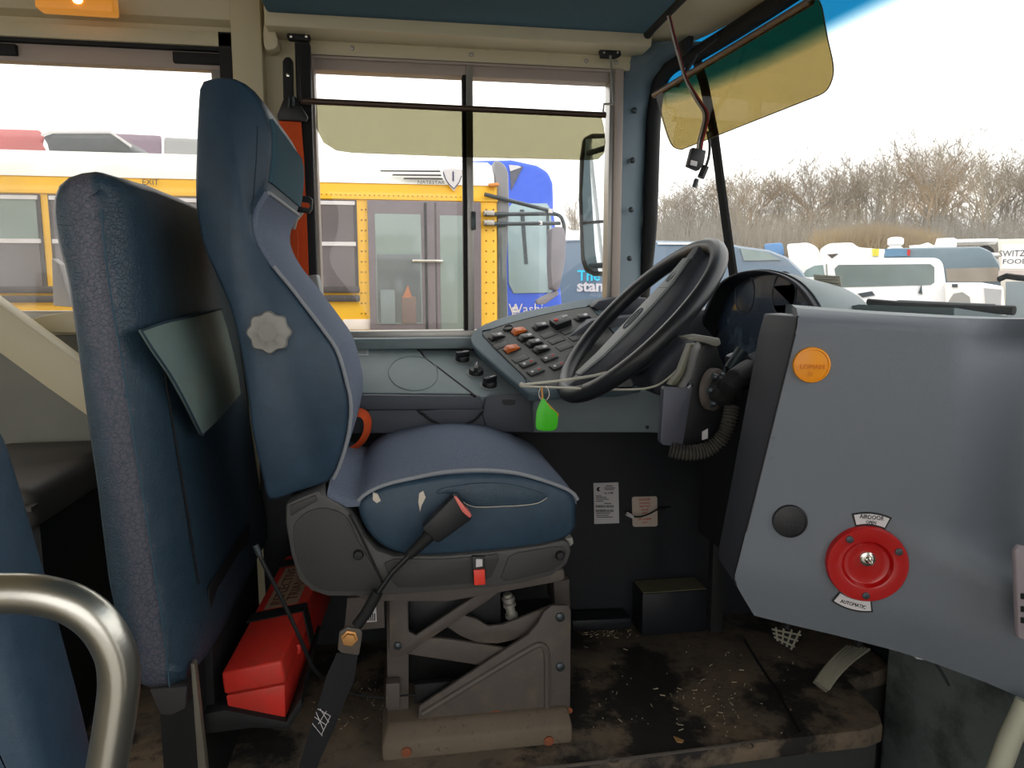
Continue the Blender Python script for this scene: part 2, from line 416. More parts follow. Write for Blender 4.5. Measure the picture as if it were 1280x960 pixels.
# --- right wall with the wide open entrance doorway and passenger windows
w = MB()
w.box((-5, YR - .08, -.62), (-.75, YR, .72)); w.box((-5, YR - .08, 1.72), (.98, YR, 2.0)); w.box((-.95, YR - .08, .72), (-.75, YR, 1.72))
w.box((.42, YR - .08, -.62), (.98, YR, 1.72))  # unseen wall section added to narrow the doorway and darken the console
xx = -1.75
while xx > -5:
    w.box((xx - .08, YR - .08, .72), (xx, YR, 1.72)); xx -= .88
w.build('wall_right', CREAM, kind=ST, label='cream wall with the entrance doorway')
w = MB()
w.box((-5.08, YR, -.62), (-5, YW, .75)); w.box((-5.08, YR, 1.7), (-5, YW, 2.0))
for yy in (YR, .05, .9, 1.7, YW - .1): w.box((-5.08, yy, .75), (-5, yy + .1, 1.7))
w.build('wall_back', CREAM, kind=ST, label='cream rear wall with openings')
# --- ceiling and cove
MB().box((-5.08, YR - .08, ZCEIL), (.98, YW + .08, ZCEIL + .04)).build('ceiling', CREAM, kind=ST, label='cream ceiling')
c = MB()
xc1 = at(296, 20, YW).x
sec = [(YW, at(140, 27, YW).z), (YW - .02, at(140, 20, YW).z), (YW - .05, 1.93), (YW - .15, 2.02), (YW - .4, ZCEIL), (YW + .02, ZCEIL), (YW + .02, at(140, 27, YW).z)]
c.loft([[V((x, y, z)) for y, z in sec] for x in (-5, xc1)])
c.build('trim_1', CREAM, kind=ST, label='curved cream cove above the passenger windows')
# cove ridge strips above the rear side window
def strip(name, a, b, h, Y, th, mat, **k):
    """a straight strip between two measured points on the plane Y, h metres high"""
    A, Bp = at(a[0], a[1], Y), at(b[0], b[1], Y)
    z = (A.z + Bp.z) / 2
    return MB().box((A.x, Y, z - h), (Bp.x, Y + th, z)).build(name, mat, k.pop('parent', None), .0015, **k)
strip('trim_2', (-40, 25), (292, 41), .035, YW - .03, .03, CREAM, kind=ST, label='cream ledge above the rear side window')
# --- overhead pad, ledge and front header
xp0, xp1 = at(331, 10, 2.08).x, at(812, 41, 2.08).x
zp = at(812, 41, 2.08).z
MB().box((xp0, .1, zp), (xp1, 2.10, zp + .05)).build('trim_3', HEADL, bevel=.012, seg=3, kind=ST, label='dark blue padded overhead panel above the driver')
MB().box((xp0 - .005, 2.09, at(560, 46, 2.1).z), (xp1 + .012, 2.2, zp + .06)).build('trim_4', CREAM, bevel=.006, kind=ST, label='cream ledge under the blue overhead panel')
MB().box((xp1 - .02, YR, zp + .05), (xp1, 2.2, ZCEIL)).build('trim_6', CREAM, kind=ST, label='cream riser above the front header')
MB().tube([(xp1 - .002, y, zp + .004 - .02 * max(0, y - 2.05) * 6) for y in (2.14, 2.1, 2.05, 1.9, 1.6, 1.2, .6, .1)], .013, 10).build('trim_7', RUBBER, kind=ST, label='black rubber edging along the blue overhead panel')
# --- rivet plate over the driver's window
PRV = MB().box((xa, YW - .012, zh - .005), (at(790, 80, YW).x, YW + .01, at(580, 58, YW).z)).build('trim_8', CREAM, bevel=.002, kind=ST, label='cream riveted plate over the driver window')
for i, (px, py) in enumerate([(420, 50), (485, 53), (548, 57), (610, 60), (671, 63), (731, 67)]):
    MB().lathe(at(px, py + 2, YW - .012), -Y3, [(.0045, 0), (.004, .002), (.001, .003)], 10).build('rivet', CREAM, PRV)
for px, py in [(440, 59), (589, 67), (733, 75), (770, 77)]:
    MB().lathe(at(px, py + 1, YW - .012), -Y3, [(.007, 0), (.006, .0035), (.002, .005)], 10).build('screw', ALU, PRV)
# --- corner post between the two side windows
po = MB(); xq0, xq1 = at(298, 150, YW).x, at(335, 150, YW).x
po.box((xq0, YW - .05, -.1), (xq1, YW + .01, 1.97))
po.build('trim_9', CREAM, bevel=.006, kind=ST, label='cream post between the side windows')
PR('trim_10', [(330, 30), (342, 36), (347, 52), (344, 60), (331, 60)], YW - .06, .05, CREAM, bevel=.006, smooth=4, kind=ST, label='cream bracket at the head of the post')
MB().box((at(281, 150, YW).x, YW - .03, zs2), (xq0, YW + .02, at(290, 45, YW).z)).build('trim_11', RUBBER, kind=ST, label='black rubber seal beside the cream post')

# --- rear side window
w2 = thing('window_2', 'dusty rear side window behind the driver', None, (xl2 - .43, YW, zs2), kind=ST)
del_c = None
x20 = xl2 - .86
def fbox(name, x0, x1, z0, z1, Y0, Y1, mat, parent, bevel=.002):
    return MB().box((x0, Y0, z0), (x1, Y1, z1)).build(name, mat, parent, bevel)
fbox('black_rail', x20, xl2, zh2 + .008, zh2 + .022, YW - .02, YW + .02, RUBBER, w2)
fbox('frame_rail', x20, xl2, zh2 - .038, zh2 + .008, YW - .005, YW + .03, TAUPE, w2)
fbox('frame_rail', x20, xl2, zs2, zs2 + .03, YW - .005, YW + .03, ALU, w2)
fbox('frame_stile', xl2 - .03, xl2, zs2, zh2, YW, YW + .03, ALU, w2)
fbox('frame_stile', x20, x20 + .03, zs2, zh2, YW, YW + .03, ALU, w2)
for a, b in ((-30, 24), (217, 279)):
    A, Bq = at(a, 52, YW), at(b, 64, YW)
    fbox('latch', A.x, Bq.x, zh2 - .026, zh2 + .002, YW - .02, YW, RUBBER, w2)
fbox('pane', x20 + .02, xl2 - .02, zs2 + .02, zh2 - .03, YW + .016, YW + .02, GLASS2, w2, 0)

# --- driver's sliding window
w1 = thing('window_1', 'aluminium framed sliding driver window', None, ((xa + xb) / 2, YW, zs), kind=ST)
def fpx(name, px0, px1, py0, py1, Y0, th, mat, parent, bevel=.002, my=250, mx=580):
    x0, x1 = at(px0, my, Y0).x, at(px1, my, Y0).x; z0, z1 = at(mx, py1, Y0).z, at(mx, py0, Y0).z
    return MB().box((x0, Y0, z0), (x1, Y0 + th, z1)).build(name, mat, parent, bevel)
fpx('frame_rail', 389, 776, 76, 81, YW - .012, .06, TAUPE, w1)
fpx('frame_rail', 393, 772, 80, 95, YW, .05, TAUPE, w1)
fpx('frame_rail', 391, 776, 413, 424, YW - .01, .07, ALU, w1)
fpx('frame_stile', 389, 398, 80, 420, YW - .01, .06, TAUPE, w1)
fpx('frame_stile', 760, 767, 80, 420, YW - .01, .05, ALU, w1)
fpx('frame_stile', 767, 777, 76, 424, YW - .02, .07, TAUPE, w1)
fpx('mullion', 584, 592, 80, 416, YW - .008, .04, ALU, w1)
fpx('mullion_seal', 579, 584, 92, 414, YW + .0, .03, RUBBER, w1)
fpx('latch', 589, 595, 264, 287, YW - .022, .02, BOLT, w1)
fpx('pane', 396, 582, 92, 416, YW + .024, .004, GLASS, w1, 0)
fpx('pane', 590, 762, 92, 416, YW + .012, .004, GLASS, w1, 0)
MB().box((xa - .02, 2.13, at(520, 436, 2.15).z), (at(600, 425, 2.15).x, 2.21, at(520, 421, 2.19).z)).build('trim_12', DASH, bevel=.006, kind=ST, label='grey plastic sill under the driver window')

# --- front pillar
rows = [((768, 380), (801, 380)), ((770, 300), (804, 300)), ((772, 240), (806, 240)), ((776, 150), (810, 150)), ((780, 100), (818, 104)), ((783, 80), (836, 80)), ((786, 70), (852, 70)), ((789, 54), (884, 52))]
rg = []
for (a, b), (c_, d) in rows:
    A = at(a, b, YW - .005); Dp = ws(c_, d, .02); Mp = A.lerp(Dp, .5) + V((-.004, -.012, 0))
    rg.append([A, Mp, Dp, Dp + V((.03, .05, 0)), A + V((0, .04, 0))])
PIL = MB().loft(rg).build('trim_13', PILLAR, kind=ST, label='blue grey front pillar between window and windscreen')
for px, py in ((793, 138), (791, 200), (789, 262), (787, 323)):
    MB().lathe(at(px, py, YW - .008), V((-.3, -1, 0)), [(.0085, -.01), (.0085, .003), (.006, .006), (.002, .007)], 12).build('bolt', BOLT, PIL)
# --- windscreen
w3 = thing('window_3', 'curved windscreen with a blue shade band', None, (.98, 1.0, 1.0), kind=ST)
ORG['window_3'].z = 1.0
Ys = [2.24, 2.2, 2.16, 2.12, 2.06, 2.0, 1.9, 1.8, 1.6, 1.4, 1.2, 1.0, .8, .6, .4, .1, -.2, -.55]
g = []
for z in (.90, 1.0, 1.2, 1.4, 1.6, 1.82):
    g.append([V((xw(Y, z), Y, z)) for Y in Ys] + [V((xw(Y, z) + .006, Y, z)) for Y in reversed(Ys)])
zb = (ws(1037, 45).z + ws(1100, 12).z) / 2
_mr = [n for n in WIND.node_tree.nodes if n.type == 'MAP_RANGE']
for n in _mr:
    if n.inputs[0].is_linked and n.inputs[0].links[0].from_node.type == 'SEPXYZ':
        n.inputs[1].default_value = zb - 1.0 - .012; n.inputs[2].default_value = zb - 1.0 + .035
MB().loft(g).build('pane', WIND, w3)
gp = [(800, 400), (811, 300), (814, 240), (817, 150), (823, 108), (838, 84), (868, 69), (905, 47), (960, 12), (1000, -15)]
gpath = [ws(x, y, .012) for x, y in gp]
zt = gpath[-1].z
gpath = cr(gpath, 5) + [V((xw(Y, zt) - .012, Y, zt)) for Y in (1.2, .9, .5, 0, -.5)]
MB().tube(gpath, .023, 10).build('gasket', RUBBER, w3)
hp = []
zg = zt + .012
for Y in (2.17, 2.1, 2.0, 1.8, 1.4, 1.0, .4, -.55):
    xf = xw(Y, zg) - .006
    hp.append([V((xp1 - .01, Y, zp + .012)), V((xf, Y, zg)), V((xf, Y, zg + .09)), V((xp1 - .01, Y, zp + .06))])
MB().loft(hp).build('trim_5', CREAM, kind=ST, label='cream header above the windscreen')
MB().tube([ws(x, y, .002) for x, y in ((868, 66), (880, 105), (893, 170), (903, 245), (909, 290), (917, 345))], .0165, 8, flat=.5, up=(1, .4, 0)).build('divider', RUBBER, w3)
# --- lower front wall, floors, platform
MB().box((1.40, YR - .08, -.62), (1.46, YW + .08, .94)).build('wall_front', KICK, kind=ST, label='black firewall under the windscreen')
MB().box((1.125, YR - .08, .93), (1.48, YW + .08, .965)).build('trim_21', DASH3, kind=ST, label='dark cowl at the foot of the windscreen')
fl = [(-.9, 2.2), (1.39, 2.2), (1.39, 1.75)]
ed = [(1104, 905), (1085, 912), (960, 926), (840, 942), (720, 957), (600, 968), (480, 975), (360, 985), (240, 1000)]
fpts = [V((x, y, 0)) for x, y in fl] + [atz(1060, 850, 0), atz(1098, 888, 0)] + [atz(x, y, 0) for x, y in ed] + [V((-.9, atz(240, 1000, 0).y, 0))]
FL = MB().prism([p - V((0, 0, .05)) for p in fpts], (0, 0, .05)).build('floor', FLOORM, bevel=.006, kind=ST, label='dirty rubber covered driver platform')
MB().box((-5, YR, -.66), (1.42, 2.24, -.40)).build('lower_floor', FLOOR2, kind=ST, label='dark aisle floor below the driver platform')
rp = [V((-.9, p.y, 0)) if i == 0 else p for i, p in enumerate(fpts[5:])]
RIS = MB().prism([p + V((0, .02, -.41)) for p in fpts], (0, 0, .355)).build('platform_riser', FLOOR2, kind=ST, label='dark riser under the driver platform')
MB().tube([atz(x, y, .001) for x, y in ((930, 800), (968, 860), (1000, 918))], .004, 6).build('seam', RUBBER, FL)
# aluminium nosing along the edge
MB().tube([atz(x, y - 1, .003) for x, y in ed[2:6]], .004, 6).build('edge_strip', BASEM, FL)
# --- black kick panel under the dash, with the strip along its foot
KP = MB().box((at(325, 600, 2.14).x, 2.14, 0), (1.39, 2.20, at(700, 530, 2.14).z + .1)).build('trim_14', KICK, kind=ST, label='black kick panel under the dashboard')
PR('trim_15', [(716, 776), (788, 773), (789, 786), (716, 789)], 2.06, .07, KICK, bevel=.003, kind=ST, label='black strip at the foot of the kick panel')
# --- grey lower side wall and cream sloping panel behind the barrier
MB().box((-2.2, 2.16, -.4), (at(330, 500, 2.16).x, 2.2, at(60, 420, 2.16).z)).build('trim_16', M('grey_side_wall', S(112, 112, 104, K), rough=.7, var=.15, vs=8), kind=ST, label='grey lower side wall behind the barrier')
PR('trim_17', [(-60, 335), (0, 380), (60, 424), (130, 476), (130, 535), (60, 486), (0, 442), (-60, 398)], 1.98, .06, CREAM, bevel=.006, kind=ST, label='cream sloping panel along the side wall')
PR('trim_18', [(28, 402), (55, 394), (100, 388), (100, 416), (36, 416)], 2.12, .06, CREAM, bevel=.004, kind=ST, label='cream window ledge behind the barrier')
PR('trim_19', [(64, 322), (74, 330), (90, 384), (66, 382)], 2.15, .04, WHITE, bevel=.004, kind=ST, label='white window latch cover behind the barrier')
# heater housing low on the firewall, right of the pedals
MB().box((1.33, .30, -.40), (1.40, 1.72, .46)).build('trim_20', M('dusty_heater_housing', S(84, 92, 90, 1.6), rough=.9, var=.4, vs=9, bump=.5, bs=120, wear_or_reflection=[(S(20, 20, 21), 5, .5, .2, .8)]), bevel=.03, seg=3, kind=ST, label='dusty dark housing on the firewall beside the step')
# ================================================================== DRIVER SEAT
YS = 1.45
seat = thing('driver_seat', 'high-backed blue vinyl driver seat with fabric front on a suspension base', 'seat', (at(600, 940, 1.6).x, 1.7, 0))
SP = seat
# --- backrest: side profile measured on the near face, carried across the width
back_px = [(245, 109), (249, 99), (261, 94), (284, 92), (303, 99), (320, 114), (331, 133), (337, 150), (340, 170), (338, 205), (332, 235), (320, 255), (315, 275), (317, 292), (325, 311), (340, 334),
           (360, 358), (380, 384), (401, 412), (420, 440), (432, 481), (437, 509), (434, 543), (426, 574), (416, 598), (405, 608), (373, 618), (342, 629), (331, 624),
           (326, 604), (312, 543), (304, 481), (289, 402), (270, 352), (253, 315), (244, 280), (240, 240), (242, 160)]
prof = resample(cr([at(x, y, YS) for x, y in back_px], 4, True), 96)
cen = sum(prof, V()) / len(prof)
W = .47
def taper(p, k):         # narrower toward the headrest, k = -1..1 across the width
    return p
rings = []
for yy, sc in ((0, .90), (.008, .955), (.025, .99), (.06, 1.0), (.15, 1.0), (W - .15, 1.0), (W - .06, 1.0), (W - .025, .99), (W - .008, .955), (W, .90)):
    r = []
    for p in prof:
        # shrink locally toward the medial line of the back
        q = V((p.x, YS + yy, p.z))
        d = (1 - sc) * .085
        r.append((q, d))
    rings.append(r)
# inward normals of the 2-D profile
nn = []
for i in range(len(prof)):
    t = prof[(i + 1) % 96] - prof[i - 1]; n = V((-t.z, 0, t.x)).normalized(); nn.append(n)
sgn = 1 if (prof[10] + nn[10] * .01 - cen).length < (prof[10] - cen).length else -1
R2 = [[q + nn[i] * (sgn * d * 1.3) for i, (q, d) in enumerate(r)] for r in rings]
bk = MB().loft(R2).build('backrest', VINYL2, SP, ang=60)
# fabric front: the part of the profile that faces the steering wheel, a thin proud skin
def front_skin(i_from, i_to, y0, y1, off, name, mat, parent):
    idx = list(range(i_from, i_to + 1)); outs = []
    ys = [y0, y0 + .004, y0 + .02] + [y0 + (y1 - y0) * k / 6 for k in range(1, 6)] + [y1 - .02, y1 - .004, y1]
    for j, yy in enumerate(ys):
        o = off if 0 < j < len(ys) - 1 else 0
        dip = -.012 * math.sin(math.pi * (yy - y0) / (y1 - y0)) if False else 0
        top = [V((prof[i].x, YS + yy, prof[i].z)) - nn[i] * sgn * (o + dip) for i in idx]
        bot = [V((prof[i].x, YS + yy, prof[i].z)) + nn[i] * sgn * .012 for i in idx]
        outs.append(top + bot[::-1])
    return MB().loft(outs).build(name, mat, parent, ang=50)
def nearest(px, py):
    P = at(px, py, YS); return min(range(96), key=lambda i: (prof[i] - P).length)
i_top, i_mid, i_bot = nearest(303, 99), nearest(332, 235), nearest(416, 598)
front_skin(i_mid, i_bot, .018, W - .018, .006, 'fabric_front', FABRIC, SP)
front_skin(nearest(337, 150), i_mid - 1, .02, W - .02, .004, 'headrest_front', FABRIC_D, SP)
MB().tube([V((prof[i].x, YS + .014, prof[i].z)) - nn[i] * sgn * .002 for i in range(nearest(340, 334), i_bot + 1)], .0038, 8).build('piping', PIPING, bk)
MB().tube([V((prof[i_mid].x, YS + yy, prof[i_mid].z)) - nn[i_mid] * sgn * .005 for yy in (.02, .1, .2, .3, .4, W - .02)], .004, 8).build('piping', PIPING, bk)
MB().tube(cr([at(x, y, YS + .0005) for x, y in ((322, 158), (321, 190), (319, 220), (317, 246), (314, 268))], 3), .0012, 5).build('seam', M('seat_seam', S(30, 46, 60), rough=.8), bk)
# lumbar knob with lobes
kc = at(338, 415, YS - .002)
kn = MB().lathe(kc, -Y3, [(.033, -.004), (.0375, .0), (.039, .006), (.039, .018), (.036, .022), (.022, .023), (.019, .0255), (.008, .026)], 96, 8, .065).build('lumbar_knob', KNOBG, SP, ang=45)
MB().lathe(kc, -Y3, [(.017, .0235), (.0165, .0275), (.006, .028)], 28).build('knob_cap', M('knob_cap', S(140, 138, 132, 1.0), rough=.5), kn)
# --- cushion
top_near = [(450, 628), (477, 611), (523, 600), (559, 594), (602, 592), (645, 595), (690, 607), (718, 621)]
bot_near = [(721, 645), (719, 664), (700, 676), (675, 682), (620, 690), (560, 695), (510, 694), (480, 685), (462, 669), (450, 648)]
rN = [at(x, y, YS - .01) for x, y in top_near + bot_near]
nearR = resample(cr(rN, 6, True), 72)
top_far = [(424, 588), (440, 577), (458, 570), (474, 548), (498, 538), (541, 532), (593, 532), (633, 539), (657, 550), (684, 575), (706, 602), (720, 622)]
YF = YS + .47
farT = [at(x, y, YF - .10) for x, y in top_far]
x_lo = min(p.x for p in nearR) - .03
def sect(Y, lift, inset):
    """cushion section: measured near outline, its crown raised by lift"""
    o = []
    zt = max(p.z for p in nearR); zb2 = min(p.z for p in nearR); zm = (zt + zb2) / 2
    c2 = sum(nearR, V()) / 72
    for p in nearR:
        q = V((p.x, Y, p.z))
        d = (q - V((c2.x, Y, c2.z)))
        q = q - V((d.x, 0, d.z)).normalized() * inset
        k = max(0, min(1, (p.z - zm) / (zt - zm)))
        u = (p.x - min(a.x for a in nearR)) / (max(a.x for a in nearR) - min(a.x for a in nearR))
        q.z += lift * k * (1.15 - .45 * u)
        o.append(q)
    return o
cus = MB().loft([sect(YS - .012, 0, .014), sect(YS - .008, 0, .004), sect(YS + .004, 0, .0), sect(YS + .03, .004, -.002), sect(YS + .06, .008, -.002), sect(YS + .12, .014, 0), sect(YS + .2, .012, 0),
                 sect(YS + .3, .014, 0), sect(YS + .38, .018, 0), sect(YS + .44, .014, 0), sect(YS + .465, .012, .006), sect(YS + .48, .0, .028)]).build('cushion', VINYL2, SP, ang=60)
# fabric top: skin over the upper half of the sections
iT = [i for i in range(72) if nearR[i].z > at(560, 640, YS).z + .012]
i0 = nearest_i = min(range(72), key=lambda i: (nearR[i] - at(450, 630, YS - .01)).length)
i1 = min(range(72), key=lambda i: (nearR[i] - at(719, 626, YS - .01)).length)
seqi = [i0]
while seqi[-1] != i1: seqi.append((seqi[-1] + 1) % 72)
fs = []
for Y, lf in ((YS + .000, .0), (YS + .004, .006), (YS + .03, .012), (YS + .06, .018), (YS + .12, .024), (YS + .2, .022), (YS + .3, .024), (YS + .38, .028), (YS + .44, .022), (YS + .462, .02), (YS + .468, .006)):
    s_ = sect(Y, lf, -.003)
    t_ = [s_[i] for i in seqi]
    k_ = (Y - YS) / .47
    t_ = [t_[0] + V((-.062, 0, .016 + .02 * k_)), t_[0] + V((-.048, 0, .008 + .012 * k_)), t_[0] + V((-.025, 0, .0 + .006 * k_))] + t_
    fs.append(t_ + [p - V((0, 0, .012)) for p in t_[::-1]])
ft = MB().loft(fs).build('fabric_top', FABRIC, SP, ang=60)
s0 = sect(YS - .004, .002, -.004)
MB().tube([s0[i] for i in seqi], .0042, 8).build('piping', PIPING, cus)
for pts in ([(466, 616), (472, 618), (476, 626), (471, 629), (466, 625)], [(524, 617), (529, 614), (532, 622), (527, 632), (525, 640), (523, 628)], [(592, 608), (596, 606), (596, 614), (592, 617)]):
    PR('tear', pts, YS - .0155, .006, FOAM, cus, bevel=0)
PR('worn_flap', [(546, 617), (556, 610), (600, 604), (640, 606), (676, 616), (684, 622), (672, 629), (630, 633), (590, 633), (575, 625), (565, 617)], YS - .0165, .004, VINYL, cus, bevel=.001, smooth=3)
MB().tube(cr([at(x, y, YS - .0172) for x, y in ((684, 622), (672, 629), (650, 632), (630, 633), (605, 634), (590, 633), (578, 627), (566, 617))], 3), .0008, 4).build('frayed_edge', FOAM, cus)
# --- plastic side cover
YC = YS - .02
side = [(357, 630), (375, 622), (398, 613), (410, 626), (424, 633), (437, 640), (446, 652), (455, 670), (471, 688), (492, 695), (553, 695), (614, 690), (675, 682), (705, 675), (713, 680), (714, 690), (709, 706), (690, 720),
        (650, 730), (614, 735), (523, 742), (462, 746), (410, 746), (389, 739), (373, 724), (363, 691), (357, 655)]
cov = PR('side_cover', side, YC, .10, SEATPL, SP, bevel=.006)
big = [(366, 664), (372, 650), (384, 640), (402, 635), (422, 639), (436, 650), (448, 676), (462, 700), (474, 722), (476, 732), (462, 739), (412, 739), (392, 732), (379, 718), (369, 692)]
PR('cover_panel', big, YC - .003, .006, SEATPL2, cov, bevel=.0025, smooth=3)
mid = [(480, 704), (492, 699), (553, 699), (605, 695), (622, 692), (624, 700), (614, 722), (600, 729), (523, 735), (498, 735), (488, 725)]
PR('cover_panel', mid, YC - .003, .006, SEATPL2, cov, bevel=.0025)
PR('cover_panel', [(626, 722), (636, 696), (646, 691), (690, 684), (704, 683), (708, 690), (704, 704), (690, 714), (650, 724), (632, 727)], YC - .003, .006, SEATPL2, cov, bevel=.0025)
PR('cover_panel', [(362, 632), (394, 619), (397, 626), (372, 640), (363, 646)], YC - .003, .006, SEATPL2, cov, bevel=.002)
MB().tube([at(x, y, YC - .004) for x, y in ((437, 643), (450, 668), (464, 698), (478, 728))], .0024, 6).build('cover_slot', RUBBER, cov)
for x, y, r in ((448, 693, .0105), (700, 694, .0105)):
    MB().lathe(at(x, y, YC - .004), -Y3, [(r, -.002), (r, .004), (r * .75, .008), (r * .2, .0085)], 16).build('screw', BLACK, cov)
rs = PR('release_latch', [(590, 696), (606, 696), (607, 731), (592, 732)], YC - .010, .01, BLACK, cov, bevel=.0015)
PR('red_tab', [(592, 713), (606, 712), (607, 731), (593, 732)], YC - .015, .006, M('red_tab', S(226, 60, 46, 1.3), rough=.4), cov, bevel=.0015)
PR('latch_print', [(595, 699), (603, 699), (603, 708), (595, 709)], YC - .0106, .001, WHITE, rs, bevel=0)
PR('front_bracket', [(704, 674), (716, 672), (717, 680), (712, 684)], YS + .0, .06, KNOBG, SP, bevel=.002)
PR('seat_rail', [(440, 742), (705, 712), (706, 724), (700, 727), (620, 742), (560, 752), (460, 752)], YS + .03, .3, BASEM, SP, bevel=.003)
# --- suspension base
YB = YS + .06
bp0, bp1 = atz(482, 953, 0), atz(716, 945, 0)
bpl = MB(); yb = bp0.y
base_top = at(600, 893, yb + .04).z
x0b, x1b = at(477, 920, yb).x, at(716, 920, yb).x
bpl.loft([[V((x0b, yb, .0)), V((x1b, yb, .0)), V((x1b, yb + .40, .0)), V((x0b, yb + .40, .0))],
          [V((x0b, yb, .045)), V((x1b, yb, .045)), V((x1b, yb + .40, .045)), V((x0b, yb + .40, .045))],
          [V((x0b + .012, yb + .035, base_top)), V((x1b - .004, yb + .035, base_top)), V((x1b - .004, yb + .39, base_top)), V((x0b + .012, yb + .39, base_top))]])
bo = bpl.build('base_plate', BASED, SP, bevel=.008)
for x, y in ((508, 940), (686, 926)):
    MB().lathe(at(x, y, yb - .001), -Y3, [(.012, -.004), (.012, .003), (.008, .005)], 12).build('rusty_bolt', RUST, bo)
YP = yb + .045
pl = PR('side_plate', [(690, 757), (711, 757), (714, 764), (713, 890), (522, 902), (524, 883), (660, 794), (672, 780), (680, 765)], YP, .012, BASEM, SP, bevel=.003)
MB().tube(cr([at(x, y, YP) for x, y in ((528, 892), (600, 848), (660, 812), (676, 806), (683, 815), (684, 840), (684, 885))], 4), .0085, 8).build('pressed_rib', BASEM, pl)
for x, y in ((700, 771), (700, 833)):
    MB().lathe(at(x, y, YP), -Y3, [(.011, -.002), (.011, .005), (.006, .008), (.002, .0085)], 12).build('bolt', BOLT, pl)
PR('rust_patch', [(610, 896), (616, 889), (630, 890), (632, 897)], YP - .0012, .002, RUST, pl, bevel=0, smooth=3)
PR('rust_patch', [(684, 888), (700, 885), (714, 885), (713, 892), (690, 893)], YP - .0012, .002, RUST, pl, bevel=0, smooth=3)
PR('swing_arm', [(576, 768), (596, 774), (610, 783), (628, 781), (650, 773), (690, 757), (692, 772), (666, 790), (645, 800), (622, 805), (597, 804), (575, 795), (557, 783)], YP + .03, .012, BASEM, SP, bevel=.003)
PR('swing_arm', [(535, 797), (560, 799), (640, 812), (600, 832), (560, 826), (508, 818)], YP + .02, .012, BASEM, SP, bevel=.003)
st = PR('strut', [(600, 741), (628, 737), (612, 750), (506, 820), (494, 822), (486, 814), (486, 750), (510, 748), (511, 790), (520, 795)], YP + .005, .014, BASEM, SP, bevel=.004)
MB().lathe(at(497, 807, YP + .004), -Y3, [(.009, -.002), (.009, .005), (.003, .008)], 12).build('bolt', BOLT, st)
PR('rear_plate', [(483, 746), (511, 746), (511, 890), (484, 890)], YP + .045, .25, BASEM, SP, bevel=.003)
PR('top_plate', [(511, 744), (626, 738), (626, 792), (511, 792)], YP + .06, .02, BLACK, SP, bevel=.003)
PR('inner_housing', [(511, 790), (700, 770), (706, 880), (511, 886)], YP + .16, .12, RUBBER, SP, bevel=.003)
PR('front_post', [(692, 728), (712, 724), (713, 760), (694, 762)], YP + .15, .1, BASEM, SP, bevel=.003)
PR('slot_bracket', [(518, 856), (565, 852), (563, 866), (545, 876), (518, 880)], YP + .03, .02, RUBBER, SP, bevel=.002)
PR('side_clip', [(482, 855), (500, 854), (500, 884), (482, 886)], YP + .01, .03, BASEM, SP, bevel=.003)
sh = MB().tube([at(634, 742, YP + .07), at(640, 772, YP + .07)], .011, 12).build('damper', M('damper_grey', S(150, 148, 138, 1.3), rough=.4, metal=.3), SP)
for t in (.2, .45, .9):
    P = at(634, 742, YP + .07).lerp(at(640, 772, YP + .07), t)
    MB().lathe(P, (at(640, 772, YP) - at(634, 742, YP)), [(.008, -.007), (.016, -.004), (.016, .004), (.008, .007)], 12).build('collar', ALU, sh)
MB().tube([at(x, y, YP + .02) for x, y in ((430, 864), (455, 870), (480, 872), (520, 868))], .0025, 6).build('cable', RUBBER, SP)
PR('serial_label', [(456, 760), (470, 758), (471, 777), (457, 778)], YS + .1, .003, WHITE, SP, bevel=0)
for i in range(5): PR('barcode_bar', [(458 + i * 2.4, 767), (459.3 + i * 2.4, 767), (459.5 + i * 2.4, 776), (458.2 + i * 2.4, 776)], YS + .0985, .001, INK, SP, bevel=0)
PR('label_plate', [(434, 748), (480, 744), (481, 785), (430, 790)], YS + .104, .01, BASEM, SP, bevel=.002)
# --- buckle on its stalk
YK = YS - .07
def lerp2(a, b, t): return (a[0] + (b[0] - a[0]) * t, a[1] + (b[1] - a[1]) * t)
buck = MB().prism(pp([(528, 660), (567, 620), (572, 620), (590, 646), (589, 650), (549, 679), (545, 678), (529, 664)], YK), (0, .03, 0)).build('belt_buckle', BLACK, SP, bevel=.004)
PR('release_button', [(567, 621), (571, 621), (590, 645), (587, 648), (578, 640)], YK - .002, .026, M('red_button', S(222, 110, 100, 1.3), rough=.4), buck, bevel=.002)
MB().tube([at(x, y, YK + .016) for x, y in ((538, 668), (524, 682), (511, 694))], [.014, .012, .010], 10).build('stalk_sleeve', RUBBER, SP)
MB().tube([at(x, y, YK + .02) for x, y in ((516, 690), (490, 716), (470, 745))], .0055, 8).build('stalk_cable', BLACK, SP)
MB().tube([at(x, y, YK + .02) for x, y in ((472, 740), (458, 766), (446, 782))], .0115, 10).build('stalk_sleeve', RUBBER, SP)
an = PR('belt_anchor', [(422, 812), (424, 790), (434, 784), (450, 786), (453, 792), (449, 818), (444, 822), (428, 818)], YK + .015, .006, BASEM, SP, bevel=.002)
MB().lathe(at(437, 797, YK + .014), -Y3, [(.017, 0), (.017, .004), (.013, .005), (.0125, .012), (.004, .013)], 6).build('anchor_bolt', BRASS, an, ang=30)
stp = [(421, 816), (447, 820), (443, 850), (430, 880), (416, 915), (400, 950), (388, 985), (368, 985), (376, 950), (390, 905), (400, 872), (408, 845)]
sp_ = PR('lower_strap', stp, YK + .012, .004, M('black_webbing', S(20, 20, 24, 1.5), rough=.8, bump=.5, bs=500), SP, bevel=.001)
